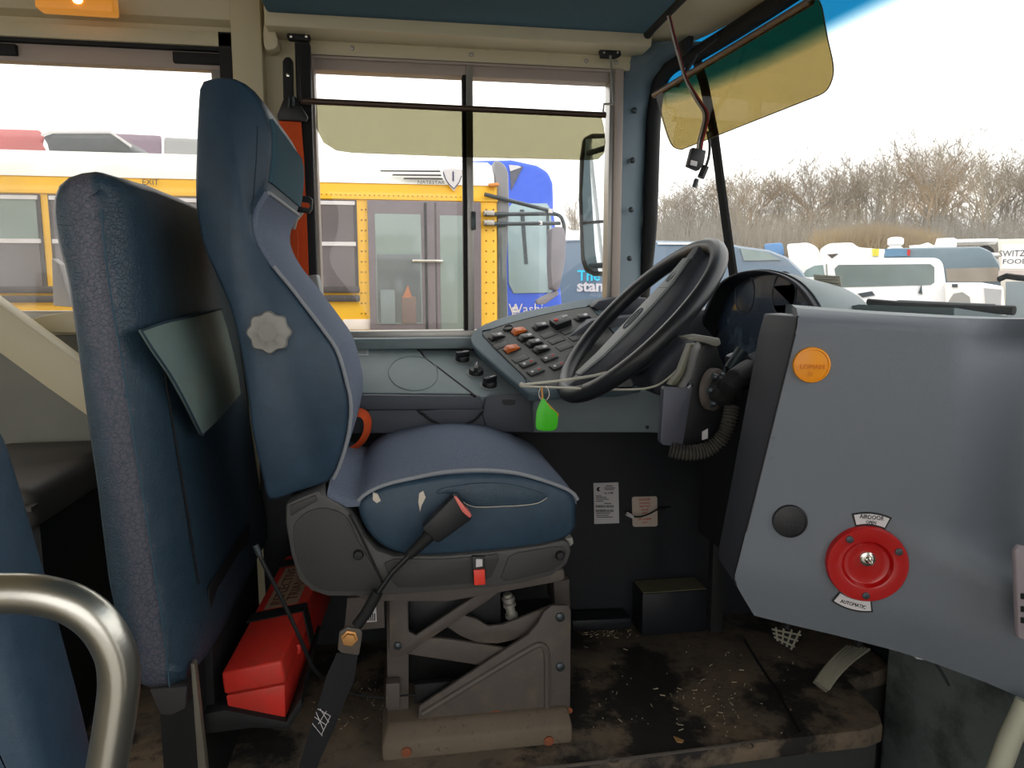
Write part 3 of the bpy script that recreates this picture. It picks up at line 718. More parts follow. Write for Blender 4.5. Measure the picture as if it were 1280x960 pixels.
for a, b in (((397, 886), (413, 895)), ((395, 890), (404, 912)), ((408, 889), (398, 905)), ((413, 895), (402, 918)), ((393, 896), (407, 906)), ((390, 904), (403, 920)), ((400, 886), (411, 903))):
    MB().tube([at(a[0], a[1], YK + .0112), at(b[0], b[1], YK + .0112)], .0007, 4).build('stitching', WHITE, sp_)

# ================================================================== SHOULDER BELT
belt = thing('shoulder_belt', 'orange shoulder seat belt hanging behind the driver seat', 'seat belt', at(372, 345, 2.1))
PR('height_rail', [(368, 52), (387, 53), (396, 345), (378, 345)], 2.13, .03, RUBBER, belt, bevel=.003)
mp = PR('rail_bracket', [(359, 41), (387, 43), (388, 47), (386, 51), (360, 49), (358, 45)], 2.14, .02, RUBBER, belt, bevel=.002)
for x in (364, 383): MB().lathe(at(x, 45.5, 2.139), -Y3, [(.004, -.002), (.004, .002), (.001, .003)], 10).build('screw', CHROME, mp)
PR('anchor_strap', [(353, 76), (357, 71), (362, 71), (366, 76), (367, 125), (354, 126)], 2.12, .012, RUBBER, belt, bevel=.003)
MB().lathe(at(360, 94, 2.119), -Y3, [(.006, -.002), (.005, .003), (.001, .004)], 12).build('rivet', CHROME, belt)
PR('belt_loop', [(355, 121), (368, 119), (385, 146), (382, 152), (347, 150), (346, 144)], 2.10, .018, BLACK, belt, bevel=.004)
MB().tube([at(x, y, 2.095) for x, y in ((361, 134), (362, 122), (366, 121), (367, 132))], .0035, 8).build('wire_bail', BOLT, belt)
PR('webbing', [(348, 148), (376, 148), (380, 200), (384, 290), (386, 350), (372, 350), (366, 300), (362, 240), (356, 190)], 2.11, .003, ORANGE, belt, bevel=0)
PR('webbing', [(356, 282), (370, 272), (373, 300), (372, 345), (366, 345), (358, 312)], 2.04, .003, ORANGE, belt, bevel=0)
tg = PR('tongue', [(362, 242), (388, 246), (391, 250), (390, 262), (386, 267), (364, 263), (360, 258)], 2.02, .014, BLACK, belt, bevel=.003)
PR('tongue_slot', [(367, 250), (386, 254), (387, 258), (385, 260), (366, 257)], 2.017, .004, ORANGE, tg, bevel=.001)
PR('tongue_plate', [(368, 264), (380, 266), (372, 276), (369, 287), (361, 285)], 2.025, .004, ALU, tg, bevel=.001)
PR('retractor_box', [(381, 345), (396, 343), (402, 372), (392, 378), (384, 372)], 2.10, .08, M('retractor_grey', S(120, 124, 122, 1.5), rough=.5), belt, bevel=.004)
# loose loop of the same webbing beside the cushion
lp = [at(x, y, 1.85) for x, y in ((443, 517), (452, 516), (459, 524), (459, 538), (452, 552), (440, 561), (426, 566))]
MB().tube(cr(lp, 5), .019, 8, flat=.12, up=(.8, -.2, .6)).build('webbing_loop', ORANGE, label='loose orange webbing loop between driver seat and dash', cat='seat belt')
# ================================================================== BARRIER, BENCH, RAIL, CASE
YBR = 1.32
bar = thing('padded_barrier', 'tall padded blue vinyl barrier with a map pocket behind the driver seat', 'barrier', (at(200, 860, YBR).x, 1.7, -.40))
b_px = [(58, 262), (61, 236), (74, 220), (95, 212), (118, 210), (138, 216), (150, 232), (155, 262), (160, 310), (172, 400), (184, 480), (200, 580), (218, 690), (232, 770), (241, 820), (240, 858),
        (205, 866), (172, 866), (160, 840), (145, 800), (130, 740), (122, 680), (112, 600), (100, 520), (88, 430), (75, 345), (63, 300)]
bprof = resample(cr([at(x, y, YBR) for x, y in b_px], 4, True), 90)
bn = []
for i in range(90):
    t = bprof[(i + 1) % 90] - bprof[i - 1]; bn.append(V((-t.z, 0, t.x)).normalized())
bc = sum(bprof, V()) / 90
bs_ = 1 if (bprof[30] + bn[30] * .01 - bc).length < (bprof[30] - bc).length else -1
BW = .80
BR = []
for yy, d, dz in ((0, .026, 0), (.006, .012, 0), (.02, .003, 0), (.05, 0, 0), (.075, 0, 0), (.10, 0, 0), (.13, 0, 0), (.2, -.003, 0), (.4, -.003, 0), (.6, 0, 0), (BW - .05, 0, 0), (BW - .01, .012, 0), (BW, .026, 0)):
    fr0 = .034 * max(0, 1 - yy / .13) ** 2      # the front corner is softly rounded toward the aisle end
    BR.append([V((p.x, YBR + yy, p.z)) + bn[i] * bs_ * (d + fr0 * max(0, -(bn[i] * bs_).x)) for i, p in enumerate(bprof)])
body = MB().loft(BR).build('barrier_pad', VINYL, bar, ang=60)
worn_band(VINYL, at(126, 270, YBR) - ORG['padded_barrier'], at(200, 760, YBR) - ORG['padded_barrier'], .048, YBR + .03 - ORG['padded_barrier'].y, S(92, 90, 102, K))
def onb(px, py, dy, off):
    """a point on the front face of the barrier, dy behind its near end"""
    P = at(px, py, YBR + dy); return P
# seams down the end face
MB().tube(cr([at(x, y, YBR - .001) for x, y in ((127, 262), (132, 320), (142, 390), (154, 460), (168, 550), (182, 640), (196, 730), (206, 800), (212, 858))], 4), .0016, 6).build('seam', M('seam_thread', S(52, 80, 96, K), rough=.8), body)
fx = lambda z, k=0: max(p.x for p in bprof if abs(p.z - z) < .03)
def face(Y, z, off=.003): return V((fx(z) + off, Y, z))
zt_, zb_ = at(150, 262, YBR).z, at(230, 800, YBR).z
MB().tube([face(YBR + .10, zt_ + (zb_ - zt_) * k / 12, -.001) for k in range(4, 12)], .0022, 6).build('seam', RUBBER, body)
# map pocket: a slack flap hanging off the front face
za_, zc_ = at(172, 400, YBR).z, at(205, 600, YBR).z
pa_, pb_ = V((fx(za_), YBR, za_)), V((fx(zc_), YBR, zc_))
pn_ = (pb_ - pa_).cross(Y3).normalized(); pn_ = pn_ if pn_.x > 0 else -pn_
def pk(px, py, off): return atp(px, py, pa_ + pn_ * off, pn_)
pocket = [[pk(176, 413, .004), pk(205, 403, .016), pk(240, 395, .016), pk(276, 386, .006)],
          [pk(190, 436, .012), pk(222, 426, .026), pk(256, 416, .026), pk(284, 410, .010)],
          [pk(212, 468, .020), pk(240, 460, .036), pk(270, 450, .034), pk(292, 442, .014)],
          [pk(230, 500, .028), pk(255, 494, .042), pk(282, 480, .038), pk(298, 470, .018)],
          [pk(252, 544, .030), pk(268, 530, .036), pk(288, 508, .034), pk(301, 492, .020)]]
pkr = [r + [p + V((-.006, .004, 0)) for p in reversed(r)] for r in pocket]
PKT = MB().loft(pkr).build('map_pocket', M('pocket_vinyl', S(96, 112, 108, 1.6 * K), rough=.4, var=.12, vs=8, wear_or_reflection=[(S(118, 110, 98, K), 6, .5, .2, .6)]), bar, ang=70)
MB().tube(cr([r[0] + V((.002, -.002, 0)) for r in pocket], 4), .0022, 6).build('pocket_hem', M('hem', S(44, 62, 74, K), rough=.7), PKT)
MB().tube(cr([p + V((.002, -.002, 0)) for p in pocket[0]], 4), .0025, 6).build('pocket_hem', MATS['hem'], PKT)
PR('foot', [(186, 862), (234, 858), (232, 886), (214, 895), (200, 894)], YBR + .02, .08, M('foot_rubber', S(62, 60, 62, 1.0), rough=.8, var=.2), bar, bevel=.004)
PR('side_plate', [(238, 830), (243, 830), (262, 1000), (250, 1000)], YBR + .02, .02, M('plate_grey', S(120, 116, 104, 1.0), rough=.5, metal=.3), bar, bevel=.002)
MB().box((at(195, 860, YBR).x - .03, YBR + .1, -.40), (at(230, 860, YBR).x, YBR + .7, at(200, 862, YBR).z + .01)).build('barrier_frame', RUBBER, bar)
# --- bench seat seen dimly behind the barrier
bx0, bx1 = at(-60, 600, 1.9).x, at(112, 600, 1.9).x
bz = at(60, 592, 1.75).z
BEN = thing('passenger_bench', 'dark vinyl passenger bench in shade behind the barrier', 'bench', ((bx0 + bx1) / 2, 1.85, -.4))
MB().box((bx0, 1.62, bz - .1), (bx1, 2.15, bz)).build('cushion', M('dark_bench_vinyl', S(66, 62, 60, K), rough=.55, var=.2, vs=12), BEN, bevel=.03, seg=4)
MB().box((bx0, 1.60, bz - .045), (bx1 + .004, 1.63, bz - .035)).build('piping', MATS['dark_bench_vinyl'], BEN)
MB().box((bx0, 1.68, -.4), (bx1 - .02, 2.1, bz - .10)).build('shade_skirt', RUBBER, BEN)  # black box added under the bench, stands for the shade and structure there
for xx_ in (bx0 + .1, bx1 - .12): MB().tube([(xx_, 1.7, -.4), (xx_ + .01, 1.7, bz - .09)], .018, 10).build('leg', BASEM, BEN)
# --- padded back of the nearest seat, cut by the frame edge
YN = .78
NS = thing('front_seat_back', 'blue vinyl seat back in the near left corner', 'seat', (at(20, 900, YN).x, YN + .3, -.4))
n_px = [(-140, 496), (-80, 500), (-35, 512), (-6, 540), (10, 585), (38, 680), (62, 765), (90, 870), (112, 965), (128, 1050), (20, 1060), (-120, 1060)]
npf = [V((p.x, YN, p.z)) for p in resample(cr([at(x, y, YN + .115) for x, y in [(a + 14, b) for a, b in n_px]], 5, True), 72)]
nnv = []
for i in range(72):
    t = npf[(i + 1) % 72] - npf[i - 1]; nnv.append(V((-t.z, 0, t.x)).normalized())
nc = sum(npf, V()) / 72; ns_ = 1 if (npf[20] + nnv[20] * .01 - nc).length < (npf[20] - nc).length else -1
MB().loft([[V((p.x, YN + yy, p.z)) + nnv[i] * ns_ * d for i, p in enumerate(npf)] for yy, d in ((0, .018), (.006, .006), (.02, 0), (.10, 0), (.115, .006), (.12, .018))]).build('pad', VINYL2, NS, ang=60)
MB().box((at(20, 960, YN).x - .12, YN + .02, -.4), (at(20, 960, YN).x + .02, YN + .1, at(20, 1050, YN).z)).build('leg', BASEM, NS)
# --- grab rail
rl = [(-120, 752), (-40, 744), (0, 742), (50, 744), (92, 756), (124, 780), (144, 815), (149, 850), (145, 890), (137, 940), (126, 1000), (116, 1060)]
rp_ = cr([at(x, y, .62) for x, y in rl], 5)
RA = thing('grab_rail', 'bent stainless steel grab rail in the near left corner', 'grab rail', V((rp_[-1].x, rp_[-1].y, -.4)))
MB().tube(rp_ + [V((rp_[-1].x - .005, rp_[-1].y, -.4))], .0165, 20).build('tube', STEEL, RA)
MB().lathe(V((rp_[-1].x - .005, rp_[-1].y, -.4)), Z3, [(.04, 0), (.04, .004), (.018, .012)], 20).build('flange', STEEL, RA)
# --- red triangle kit on its tray
CS = thing('warning_triangle_case', 'red plastic warning triangle case strapped behind the driver seat', 'case', atz(330, 895, .01))
def P3(px, py, Y): return at(px, py, Y)
na, nb, ncx, nd = P3(276, 842, 1.44), P3(352, 826, 1.44), P3(357, 855, 1.44), P3(280, 869, 1.44)
axl = (at(366, 716, 1.95) - nb); far = V((.03, .52, .03))
L0 = [na, nb, ncx, nd]
far = V((at(372, 730, 1.9) - nb)) if False else V((.055, .50, .055))
MB().loft([L0, [p + far for p in L0]]).build('lid', RED, CS, bevel=.006, seg=3)
e1, e2 = P3(282, 870, 1.447), P3(356, 856, 1.447)
e3, e4 = P3(357, 902, 1.447), P3(285, 889, 1.447)
Bq = [e1, e2, e3, e4]
MB().loft([Bq, [p + far for p in Bq]]).build('body', RED, CS, bevel=.004)
nl = (nb - na).normalized(); up_ = (far.cross(nl)).normalized() * -1
up_ = up_ if up_.z > 0 else -up_
def strapat(t0, t1, name, mat, g=.004):
    A = na + far * t0; Bp = nb + far * t0; A2 = na + far * t1; B2 = nb + far * t1
    h = (ncx - nb)
    o = MB().prism([A + up_ * .0005 - nl * g, Bp + up_ * .0005 + nl * g, B2 + up_ * .0005 + nl * g, A2 + up_ * .0005 - nl * g], up_ * .003)
    o.prism([Bp + nl * .0 + up_ * .003, B2 + up_ * .003, B2 + h * 1.6 + nl * g, Bp + h * 1.6 + nl * g], nl * .003)
    return o.build(name, mat, CS)
strapat(.36, .43, 'strap', RUBBER); strapat(.86, .93, 'strap', RUBBER)
la = [na.lerp(nb, .18) + far * .45, na.lerp(nb, .82) + far * .45, na.lerp(nb, .82) + far * .84, na.lerp(nb, .18) + far * .84]
lb = MB().prism([p + up_ * .001 for p in la], up_ * .001).build('label', CASEL, CS)
mid_ = na.lerp(nb, .5) + far * .645 + up_ * .0025
text('lettering', 'REFLECTIVE', .036, mid_ - nl * .014, far, -nl, CASET, CS, wide=.95)
text('lettering', 'TRIANGLE', .036, mid_ + nl * .02, far, -nl, CASET, CS, wide=.95)


cl = P3(368, 812, 1.55)
MB().obox(cl, nl * .014, V((0, .004, 0)), V((0, 0, .011))).build('clasp', RED, CS, bevel=.002)
# tray under the case
PR('tray', [(252, 893), (282, 888), (358, 903), (376, 872), (378, 884), (360, 912), (318, 910), (254, 918)], 1.43, .5, RUBBER, CS, bevel=.002)
PR('tray_side', [(244, 780), (262, 730), (268, 880), (252, 900)], 1.46, .4, RUBBER, CS, bevel=.002)
# hold-down rod
rdp = [at(319, 681, 1.40), at(330, 706, 1.40), at(352, 748, 1.41), at(376, 800, 1.42), at(390, 832, 1.44), at(403, 848, 1.46)]
rd = MB().tube(cr(rdp, 3), .0042, 8).build('holding_rod', BLACK, label='thin black rod leaning across the red case', cat='rod')
MB().tube([rdp[0], rdp[0].lerp(rdp[1], .5)], .006, 8).build('rod_tip', BOLT, rd)

# ================================================================== DASHBOARD
dash = thing('dashboard', 'grey moulded dashboard shelf running under the driver window', 'dashboard', (at(650, 540, 1.9).x, 2.0, .6))
A0, A1 = at(425, 434, 2.16), at(592, 436, 2.16)
F0, F1 = at(425, 494, 1.88), at(660, 496, 1.88)
shn = (F1 - A0).cross(A1 - A0).normalized(); shn = shn if shn.z > 0 else -shn
def sh_(px, py, off=0): return atp(px, py, A0, shn) + shn * off
sl = [sh_(420, 434), sh_(598, 436), sh_(668, 496), sh_(420, 494)]
MB().prism(sl, -shn * .03).build('shelf', DASH, dash, bevel=.004)
ld = [sh_(432, 438), sh_(519, 438), sh_(524, 440), sh_(529, 447), sh_(590, 494), sh_(432, 493)]
lid = MB().prism([p + shn * .0015 for p in ld], shn * .004).build('shelf_lid', DASH, dash, bevel=.002)
rc = sh_(517, 468, .0062)
u1 = (sh_(560, 468) - sh_(470, 468)).normalized(); u2 = shn.cross(u1)
MB().tube([rc + u1 * .068 * math.cos(a) + u2 * .105 * math.sin(a) for a in [i * math.pi / 20 for i in range(40)]], .0016, 6, loop=True).build('embossed_ring', DASH, lid)
MB().tube([sh_(x, y, .003) for x, y in ((521, 438), (526, 442), (530, 448), (594, 497))], .0045, 6).build('gap_seal', RUBBER, dash)
lb2 = MB().prism([sh_(440, 437, .006), sh_(460, 437, .006), sh_(461, 447, .006), sh_(440, 447, .006)], shn * .0006).build('shelf_label', M('pale_label', S(150, 158, 158, 1.0), rough=.6), lid)
for y in (439, 441.5, 444): MB().tube([sh_(442, y, .0072), sh_(458, y, .0072)], .0008, 4).build('label_line', DASH3, lb2)
# front lip and face of the shelf
PR('shelf_lip', [(420, 493), (601, 495), (604, 512), (420, 513)], 1.875, .05, DASH3, dash, bevel=.005)
PR('shelf_lip', [(606, 497), (612, 493), (664, 494), (668, 541), (610, 541), (603, 520)], 1.875, .06, DASH3, dash, bevel=.006)
PR('shelf_face', [(420, 513), (612, 511), (616, 541), (420, 542)], 1.885, .05, DASH3, dash, bevel=.003)
hd = [(527, 512), (602, 509), (600, 518), (590, 527), (572, 532), (556, 532), (540, 526), (530, 518)]
MB().tube(cr([at(x, y, 1.882) for x, y in hd], 3, True), .004, 6, loop=True).build('drawer_outline', RUBBER, dash)
PR('drawer_pull', hd, 1.881, .006, DASH3, dash, bevel=.002, smooth=3)
PR('keyhole', [(628, 500), (643, 500), (643, 506), (630, 506)], 1.874, .002, BLACK, dash, bevel=0, smooth=3)
# face right of the shelf, behind the steering wheel
PR('lower_face', [(655, 492), (700, 490), (900, 486), (960, 480), (960, 545), (812, 541), (660, 541)], 1.90, .10, DASH, dash, bevel=.005)
MB().lathe(at(809, 534, 1.898), -Y3, [(.005, -.002), (.005, .002), (.002, .003)], 10).build('screw', BLACK, dash)
PR('dash_core', [(640, 470), (740, 400), (790, 395), (900, 385), (1000, 400), (1000, 500), (640, 500)], 2.0, .14, DASH3, dash, bevel=.006)
# three rotary controls on the shelf
for i, (px, py) in enumerate(((578, 448), (595, 465), (612, 480))):
    P = sh_(px, py + 2, .001)
    kb = MB().lathe(P, shn, [(.021, 0), (.0205, .010), (.018, .014), (.010, .015)], 24).build('rotary_knob', BLACK, dash)
    ang = (.3, 1.4, .5)[i]
    dd = (u1 * math.cos(ang) + u2 * math.sin(ang))
    MB().obox(P + shn * .018, dd * .0195, shn.cross(dd) * .006, shn * .008).build('knob_grip', BLACK, kb, bevel=.002)
    MB().obox(P + shn * .0265 + dd * .009, dd * .009, shn.cross(dd) * .0012, shn * .0004).build('pointer', WHITE, kb)
    MB().lathe(P - shn * .0005, shn, [(.028, 0), (.028, .0012), (.020, .0015)], 28).build('dial_plate', M('dial_grey%d' % i, S(122, 128, 128, K), rough=.5), dash)
# --- switch console
Q1, Q2, Q3 = at(603, 423, 2.10), at(738, 386, 2.13), at(664, 480, 1.84)
qn = (Q2 - Q1).cross(Q3 - Q1).normalized(); qn = qn if qn.z > 0 else -qn
def q_(px, py, off=0): return atp(px, py, Q1, qn) + qn * off
con = thing('switch_console', 'angled switch console with rocker switches beside the steering wheel', 'switch panel', (Q3.x, Q3.y, .75))
rim = [(589, 426), (592, 416), (604, 407), (640, 394), (690, 383), (736, 374), (748, 377), (764, 392), (800, 440), (800, 482), (700, 490), (666, 493), (652, 486), (600, 441)]
MB().prism(cr([q_(x, y, .004) for x, y in rim], 3, True), -qn * .028).build('console_rim', PILLAR, con, bevel=.008, seg=3)
face_ = [(604, 421), (616, 413), (645, 404), (690, 393), (732, 386), (740, 388), (792, 450), (790, 486), (668, 483), (655, 472)]
MB().prism([q_(x, y, .0045) for x, y in face_], qn * .0012).build('console_face', SWITCHP, con)
fo = MB().tube(cr([q_(x, y, .005) for x, y in face_], 3, True), .0018, 6, loop=True).build('face_groove', RUBBER, con)
qa = (q_(664, 480) - q_(603, 423)).normalized()                # toward the driver
qb = qn.cross(qa); qb = qb if qb.x > 0 else -qb                 # toward the windscreen
def rocker(px, py, mat, kind, ln=.021, wd=.0125):
    c0 = q_(px, py, .0058)
    a, b = qa, qb
    r = MB()
    if kind == 'rocker':
        sec2 = [(-1, .004), (-.55, .013), (.1, .010), (1, .005), (1, 0), (-1, 0)]
        r.loft([[c0 + b * (ln * s) + qn * h + a * (wd * k) for s, h in sec2] for k in (-1, 1)])
        o = r.build('rocker_switch', mat, con, bevel=.002)
        MB().obox(c0 + b * ln * .55 + qn * .0085, b * .006, a * .006, qn * .0004).build('symbol', WHITE if mat is BLACK else ORSW, o)
        MB().obox(c0 - qn * .001, b * (ln + .003), a * (wd + .003), qn * .0014).build('switch_frame', RUBBER, con)
    elif kind == 'flat':
        o = r.obox(c0 + qn * .002, b * ln, a * wd, qn * .003).build('rocker_switch', SWITCHP, con, bevel=.002)
        MB().obox(c0 + qn * .0052 - b * .010, b * .0035, a * .004, qn * .0003).build('symbol', WHITE, o)
        MB().obox(c0 + qn * .0052 + b * .011, b * .0035, a * .003, qn * .0003).build('symbol', REDT, o)
        MB().obox(c0 - qn * .001, b * (ln + .002), a * (wd + .002), qn * .0012).build('switch_frame', RUBBER, con)
    else:
        o = r.obox(c0 + qn * .0004, b * ln, a * wd, qn * .0012).build('blank_plate', SWITCHP, con, bevel=.0008)
        MB().obox(c0 - qn * .0008, b * (ln + .002), a * (wd + .002), qn * .0008).build('blank_frame', RUBBER, con)
for px, py, m_, k_ in ((621, 424, BLACK, 'rocker'), (649, 417, ORSW, 'rocker'), (640, 439, ORSW, 'rocker'), (658, 425, BLACK, 'rocker'), (668, 432, BLACK, 'rocker'), (677, 440, BLACK, 'rocker'), (676, 411, BLACK, 'rocker'),
                       (728, 400, BLACK, 'rocker'), (741, 407, BLACK, 'rocker'), (627, 434, None, 'blank'), (651, 451, None, 'blank'), (686, 421, None, 'blank'), (696, 428, None, 'blank'), (706, 436, None, 'blank'), (711, 416, None, 'blank'), (722, 424, None, 'blank'),
                       (660, 457, None, 'flat'), (687, 450, None, 'flat'), (670, 467, None, 'flat'), (698, 460, None, 'flat')):
    rocker(px, py, m_, k_)
MB().lathe(q_(636, 413, .005), qn, [(.017, 0), (.017, .005), (.013, .007), (.012, .004), (.004, .004)], 24).build('round_socket', BLACK, con)
hz_ = MB().obox(q_(701, 408, .012), qb * .026, qa * .022, qn * .012).build('warning_module', BLACK, con, bevel=.002)
MB().lathe(q_(696, 409, .0235), qn, [(.007, 0), (.006, .003), (.002, .004)], 16).build('red_button', REDT, hz_)
for dx in (-.006, 0, .006): MB().obox(q_(707, 404, .0245) + qb * dx, qb * .0018, qa * .004, qn * .0004).build('marking', WHITE, hz_)
MB().lathe(q_(670, 410, .005), qn, [(.004, 0), (.004, .003)], 10).build('indicator', M('green_lamp', S(40, 90, 60), rough=.3), con)
# dark pad beyond the console
PR('console_pad', [(740, 384), (748, 376), (768, 372), (810, 372), (810, 392), (760, 396)], 2.10, .1, CHAR, con, bevel=.008)

# ================================================================== STEERING WHEEL
WC = at(797, 400, 1.70)
wt = math.radians(46)
wn = V((-math.sin(wt), 0, math.cos(wt)))
wu = V((math.cos(wt), 0, math.sin(wt))); wv = Y3.copy()
Rw = ((at(884, 309, 1.70) - at(711, 491, 1.70)).length) / 2
sw = thing('steering_wheel', 'large black steering wheel with a long grey hub pad', 'steering wheel', WC)
def wp(a, r, h=0): return WC + (wu * math.cos(a) + wv * math.sin(a)) * r + wn * h
MB().tube([wp(i * math.pi / 40, Rw) for i in range(80)], .0205, 14, loop=True).build('rim', WHEELM, sw)
hub = MB()
def wl(u, v, h): return WC + wu * u + wv * v + wn * h
st_ = [(-Rw + .004, .030, .030, -.010), (-Rw + .05, .040, .022, -.030), (-.12, .065, .012, -.055), (-.04, .078, .010, -.075), (.05, .078, .010, -.075), (.12, .065, .012, -.055), (Rw - .05, .042, .022, -.030), (Rw - .004, .030, .030, -.010)]
hub.loft([[wl(u, -w_, tpz - .055), wl(u, -w_ * .8, tpz - .03), wl(u, -w_ * .2, tpz - .012), wl(u, w_ * .9, tpz - .012), wl(u, w_, tpz - .022), wl(u, w_ * .75, bt - .02), wl(u, -w_ * .75, bt - .02)] for u, w_, tpz, bt in st_])
hb = hub.build('hub', CHAR, sw, bevel=.004, ang=45)
tp_ = MB().loft([[wl(u, -w_ * .18, tpz - .012), wl(u, w_ * .85, tpz - .012), wl(u, w_ * .82, tpz - .0065), wl(u, -w_ * .15, tpz - .0065)] for u, w_, tpz, bt in st_[1:-1]]).build('hub_pad', HUBTOP, sw, bevel=.002, ang=45)
for u in (-.135, .105): MB().tube([wl(u, v, .004) for v in (-.008, .02, .05)], .0014, 6).build('pad_groove', RUBBER, tp_)
el = [wl(.0 + .034 * math.cos(a), .026 + .018 * math.sin(a), .0055) for a in [i * math.pi / 12 for i in range(24)]]
MB().tube(el, .0016, 6, loop=True).build('emblem', DASH3, tp_)
MB().tube([wl(-.02, .026, .0052), wl(.024, .026, .0052)], .0013, 5).build('emblem', DASH3, tp_)
el = [wl(.14 + .018 * math.cos(a), .018 + .010 * math.sin(a), .009) for a in [i * math.pi / 8 for i in range(16)]]
MB().tube(el, .0012, 6, loop=True).build('horn_symbol', DASH3, tp_)
colb = wl(0, 0, -.06)
MB().tube([colb, colb - wn * .12, colb - wn * .34], [.05, .06, .075], 20).build('column', CHAR, sw)
# column shroud
PR('column_shroud', [(812, 474), (836, 442), (856, 424), (872, 424), (872, 470), (856, 492), (820, 496)], 1.60, .24, CHAR, sw, bevel=.02, seg=3)
# lever and its cable
LV = thing('shift_lever', 'pale thin lever reaching left below the steering wheel', 'lever', at(760, 480, 1.66))
MB().tube([at(652, 481, 1.60), at(700, 476, 1.62), at(742, 470, 1.64), at(800, 455, 1.70)], [.003, .0034, .004, .004], 8).build('lever_rod', LEVER, LV)
MB().tube(cr([at(x, y, 1.585) for x, y in ((654, 483), (690, 484), (740, 486), (790, 487), (818, 483), (836, 472), (852, 456), (868, 438))], 4), .0026, 8).build('lever_edge', LEVER, LV)
MB().ball(at(652, 481, 1.60), .006).build('lever_tip', LEVER, LV)
# keys
KY = thing('key_ring', 'bright green key tag and yellow tag on a small key ring', 'keys', at(683, 540, 1.58))
kc_ = at(680, 492, 1.58); MB().tube([kc_ + V((.012 * math.cos(a), .002 * math.sin(a), .016 * math.sin(a))) for a in [i * math.pi / 10 for i in range(20)]], .0013, 6, loop=True).build('ring', CHROME, KY)
MB().tube([at(677, 484, 1.58), at(678, 496, 1.58), at(677, 502, 1.58)], .0025, 6).build('key_shank', BRASS, KY)
PR('green_fob', [(677, 500), (681, 499), (688, 510), (697, 517), (697, 532), (693, 538), (684, 539), (674, 538), (670, 534), (671, 514)], 1.575, .006, GREEN, KY, bevel=.002, smooth=2)
PR('yellow_fob', [(681, 500), (699, 518), (692, 537), (684, 534)], 1.586, .003, YELTAG, KY, bevel=.001)

# ================================================================== INSTRUMENT CLUSTER
XC = .88
cl_ = thing('instrument_cluster', 'black hooded instrument cluster with a glossy blue tinted lens', 'dashboard', atx(940, 480, XC))
arch = [(862, 480), (868, 430), (880, 388), (895, 358), (915, 343), (942, 337), (968, 340), (990, 350), (1006, 365), (1018, 384), (1022, 400)]
ap = cr([atx(x, y, XC) for x, y in arch], 4)
apin = [p + V((0, (1.68 - p.y) * .10, -.016)) for p in ap]
ac = sum(ap, V()) / len(ap)
def shrink(p, k, dx): return V((p.x + dx, ac.y + (p.y - ac.y) * k, ac.z + (p.z - ac.z) * k))
MB().loft([[p, shrink(p, 1.0, .15) + V((0, 0, -.03)), shrink(p, .93, .15) + V((0, 0, -.03)), shrink(p, .93, .0)] for p in ap]).build('hood', CHAR, cl_, bevel=.004)
MB().loft([[shrink(p, .92, .004), shrink(p, .84, .042), shrink(p, .92, .06)] for p in ap]).build('inner_bezel', BLACK, cl_)
fp_ = [shrink(p, .86, .040) for p in ap]
MB().prism(fp_, (.01, 0, 0)).build('lens', LENS, cl_)
for yy, zz, rr in ((-.1, .02, .055), (.1, .02, .055)):
    MB().lathe(V((XC + .040, ac.y + yy, ac.z + zz)), -X3, [(rr, 0), (rr, .002), (rr * .96, .002), (rr * .95, -.001), (.003, -.001)], 32).build('gauge_ring', DASH3, cl_)
MB().loft([[shrink(p, 1.015, .014), shrink(p, 1.015, .152) + V((0, 0, -.03)), shrink(p, .99, .152) + V((0, 0, -.03)), shrink(p, .99, .014)] for p in ap]).build('hood_top', DASH, cl_, bevel=.002)
# dash top running to the windscreen
DT = []
for Y in (2.18, 2.0, 1.8, 1.6, 1.42, 1.30, 1.15):
    zt2 = 1.045 if Y < 1.45 else 1.02
    DT.append([V((XC + .10, Y, zt2)), V((xw(Y, 1.0) - .006, Y, zt2 - .015)), V((xw(Y, 1.0) - .006, Y, zt2 - .07)), V((XC + .10, Y, zt2 - .06))])
MB().loft(DT).build('dash_top', DASH, dash)

# ================================================================== CENTRE CONSOLE (panel nearest the aisle)
EC = thing('centre_console', 'large grey moulded console panel with round red and amber controls', 'console', (.8, 1.1, .1))
D0 = V((.61, 1.12, 1.0)); Dd = V((.95, -.33, 0)).normalized(); Dn = V((-.33, -.95, 0)).normalized()
def sm(x): x = min(max(x, 0), 1); return x * x * (3 - 2 * x)
def dof(px, py):
    ridge = 652 + max(0, px - 1100) * .27
    b = .045 * sm((px - 1110) / 170) * sm((py - ridge + 15) / 45)
    r = -.07 * sm((px - 1185) / 130) * (1 - sm((py - ridge + 25) / 45)) * sm((py - 380) / 60)
    top = -.05 * (1 - sm((py - 384) / 26)) ** 2
    bot = -.03 * sm((py - (700 + (px - 940) * .27)) / 120)
    return b + r + top + bot
def dp(px, py, off=0): return atp(px, py, D0, Dn) + Dn * (dof(px, py) + off)
Lc = [(1003, 386), (1000, 396), (994, 418), (976, 490), (955, 575), (935, 655), (918, 724), (921, 734), (930, 750), (945, 776)]
Bc = [(945, 776), (990, 787), (1050, 801), (1120, 819), (1180, 834), (1225, 846), (1255, 857), (1290, 872), (1350, 900)]
NS_, NT_ = 44, 40
Lr = resample([V((x, y, 0)) for x, y in Lc], NT_ + 1, False)
Br = resample([V((x, y, 0)) for x, y in Bc], NS_ + 1, False)
grid = []
